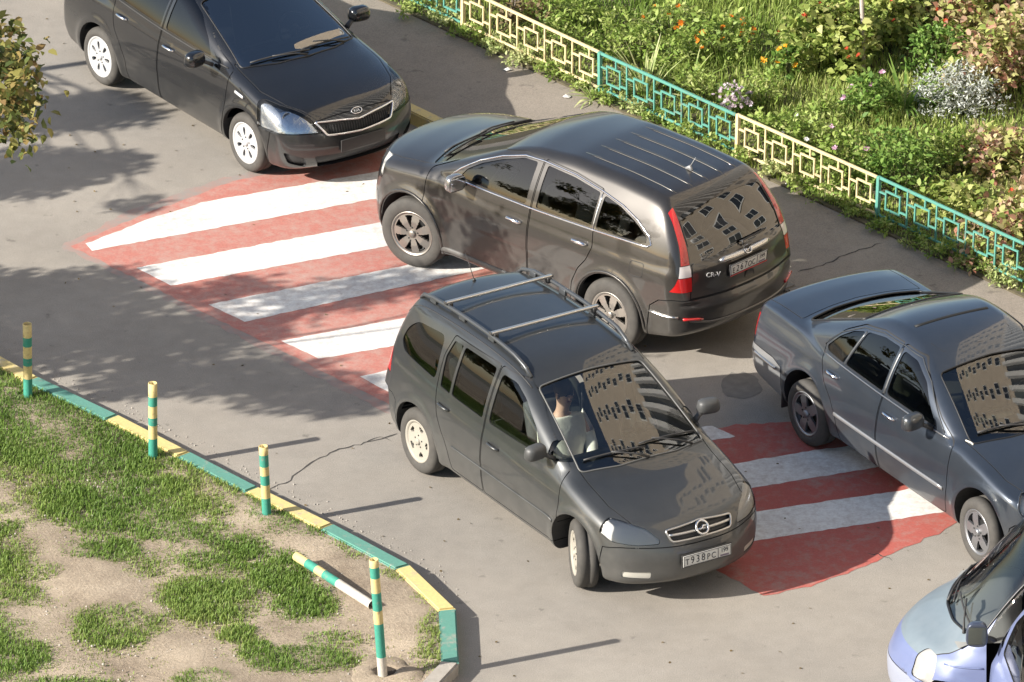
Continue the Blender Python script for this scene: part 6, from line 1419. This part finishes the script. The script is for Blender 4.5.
# ================================================================== passenger in the grey minivan
def person():
    van = [o for o in bpy.data.objects if o.name.startswith('minivan') and o.parent is None][0]
    bpy.context.view_layer.update(); M = van.matrix_world.copy()
    t = bpy.data.objects.new('person', None)
    SK = pm('skin', (.52, .33, .25), .55); JK = pm('jacket_white', (.78, .76, .70), .8, var=.06, vscale=30, bump=.5, bscale=18); TR = pm('trousers', (.10, .13, .17), .85); HR = pm('hair_brown', (.06, .04, .025), .6)
    def skin(name, verts, edges, mat, parent, root=0, sub=2):
        me = bpy.data.meshes.new(name); me.from_pydata([v[:3] for v in verts], edges, []); o = bpy.data.objects.new(name, me); link(o)
        s = o.modifiers.new('s', 'SKIN'); s.use_smooth_shade = True; sk = me.skin_vertices[0].data
        for i, v in enumerate(verts): sk[i].radius = (v[3], v[4] if len(v) > 4 else v[3]); sk[i].use_root = (i == root)
        m = o.modifiers.new('u', 'SUBSURF'); m.levels = sub; m.render_levels = sub
        dg = bpy.context.evaluated_depsgraph_get(); r = bpy.data.meshes.new_from_object(o.evaluated_get(dg)); bpy.data.objects.remove(o)
        r.materials.clear(); r.materials.append(mat); r.polygons.foreach_set('use_smooth', [True]*len(r.polygons)); return obj(name, r, parent)
    y0 = -.24; zs = .47
    V = [(.02, y0, zs+.10, .15, .12), (-.02, y0, zs+.30, .15, .11), (-.08, y0, zs+.50, .17, .11), (-.10, y0, zs+.60, .08, .07), (-.085, y0, zs+.68, .055, .055), (-.06, y0, zs+.76, .075, .085), (-.05, y0, zs+.86, .078, .095), (-.055, y0, zs+.93, .05, .06)]
    E_ = [(i, i+1) for i in range(7)]
    for s in (-1, 1):
        i = len(V); V += [(-.09, y0+s*.19, zs+.52, .06), (.03, y0+s*.24, zs+.30, .045), (.24, y0+s*.13, zs+.24, .033), (.31, y0+s*.09, zs+.25, .03, .018)]; E_ += [(2, i), (i, i+1), (i+1, i+2), (i+2, i+3)]
        for f, (dx, dy, dz) in enumerate(((.085, -.03, .0), (.095, -.01, .012), (.09, .012, .012), (.075, .03, .004), (.04, .05 if s < 0 else -.05, .02))):
            j = len(V); yy = s*.09+dy; V += [(.31+dx*.55, y0+yy, zs+.25+dz, .010), (.31+dx, y0+yy*.95, zs+.235+dz, .008)]; E_ += [(i+3, j), (j, j+1)]
        i = len(V); V += [(.06, y0+s*.10, zs+.08, .09), (.42, y0+s*.12, zs+.12, .07), (.52, y0+s*.12, zs-.05, .05)]; E_ += [(0, i), (i, i+1), (i+1, i+2)]
    t.matrix_world = M @ Matrix.Translation((.26, 0, 0)); link(t); tag(t, 'person in a white jacket in the front passenger seat of the grey minivan', 'person')
    body = skin('body', V, E_, SK, t)
    J = [(.02, y0, zs+.12, .17, .14), (-.02, y0, zs+.30, .175, .13), (-.08, y0, zs+.50, .19, .13), (-.10, y0, zs+.60, .09, .085)]; EJ = [(0, 1), (1, 2), (2, 3)]
    for s in (-1, 1): i = len(J); J += [(-.09, y0+s*.20, zs+.53, .08), (.03, y0+s*.25, zs+.30, .066), (.22, y0+s*.14, zs+.245, .05)]; EJ += [(2, i), (i, i+1), (i+1, i+2)]
    skin('jacket', J, EJ, JK, t)
    T = [(.02, y0, zs+.08, .15, .11)]; ET = []
    for s in (-1, 1): i = len(T); T += [(.08, y0+s*.10, zs+.08, .10), (.42, y0+s*.12, zs+.12, .08), (.52, y0+s*.12, zs-.05, .062)]; ET += [(0, i), (i, i+1), (i+1, i+2)]
    skin('trousers', T, ET, TR, t)
    b = MB(); bm = bmesh.new(); bmesh.ops.create_uvsphere(bm, u_segments=20, v_segments=12, radius=1); bm.verts.ensure_lookup_table()
    b.add([(-.075+v.co.x*.105, y0+v.co.y*.088, zs+.875+v.co.z*.105) for v in bm.verts], [[v.index for v in f.verts] for f in bm.faces], True); bm.free(); b.build('hair', HR, t)
    b = MB(); b.box((.035, y0, zs+.82), (.03, .025, .035), bev=.01); b.build('nose', SK, t)
    for s in (-1, 1):
        b = MB(); b.lathe([(.001, .008), (.010, .004), (.012, -.004)], 10, axis='X', c=(.022, y0+s*.032, zs+.85)); b.build('eye', pm('eye_dark', (.03, .025, .02), .3), t)
        b = MB(); b.box((-.05, y0+s*.082, zs+.83), (.035, .014, .055), bev=.007); b.build('ear', SK, t)
    b = MB(); b.box((.022, y0, zs+.785), (.012, .045, .012), bev=.005); b.build('mouth', pm('lip', (.40, .17, .14), .5), t)
person()
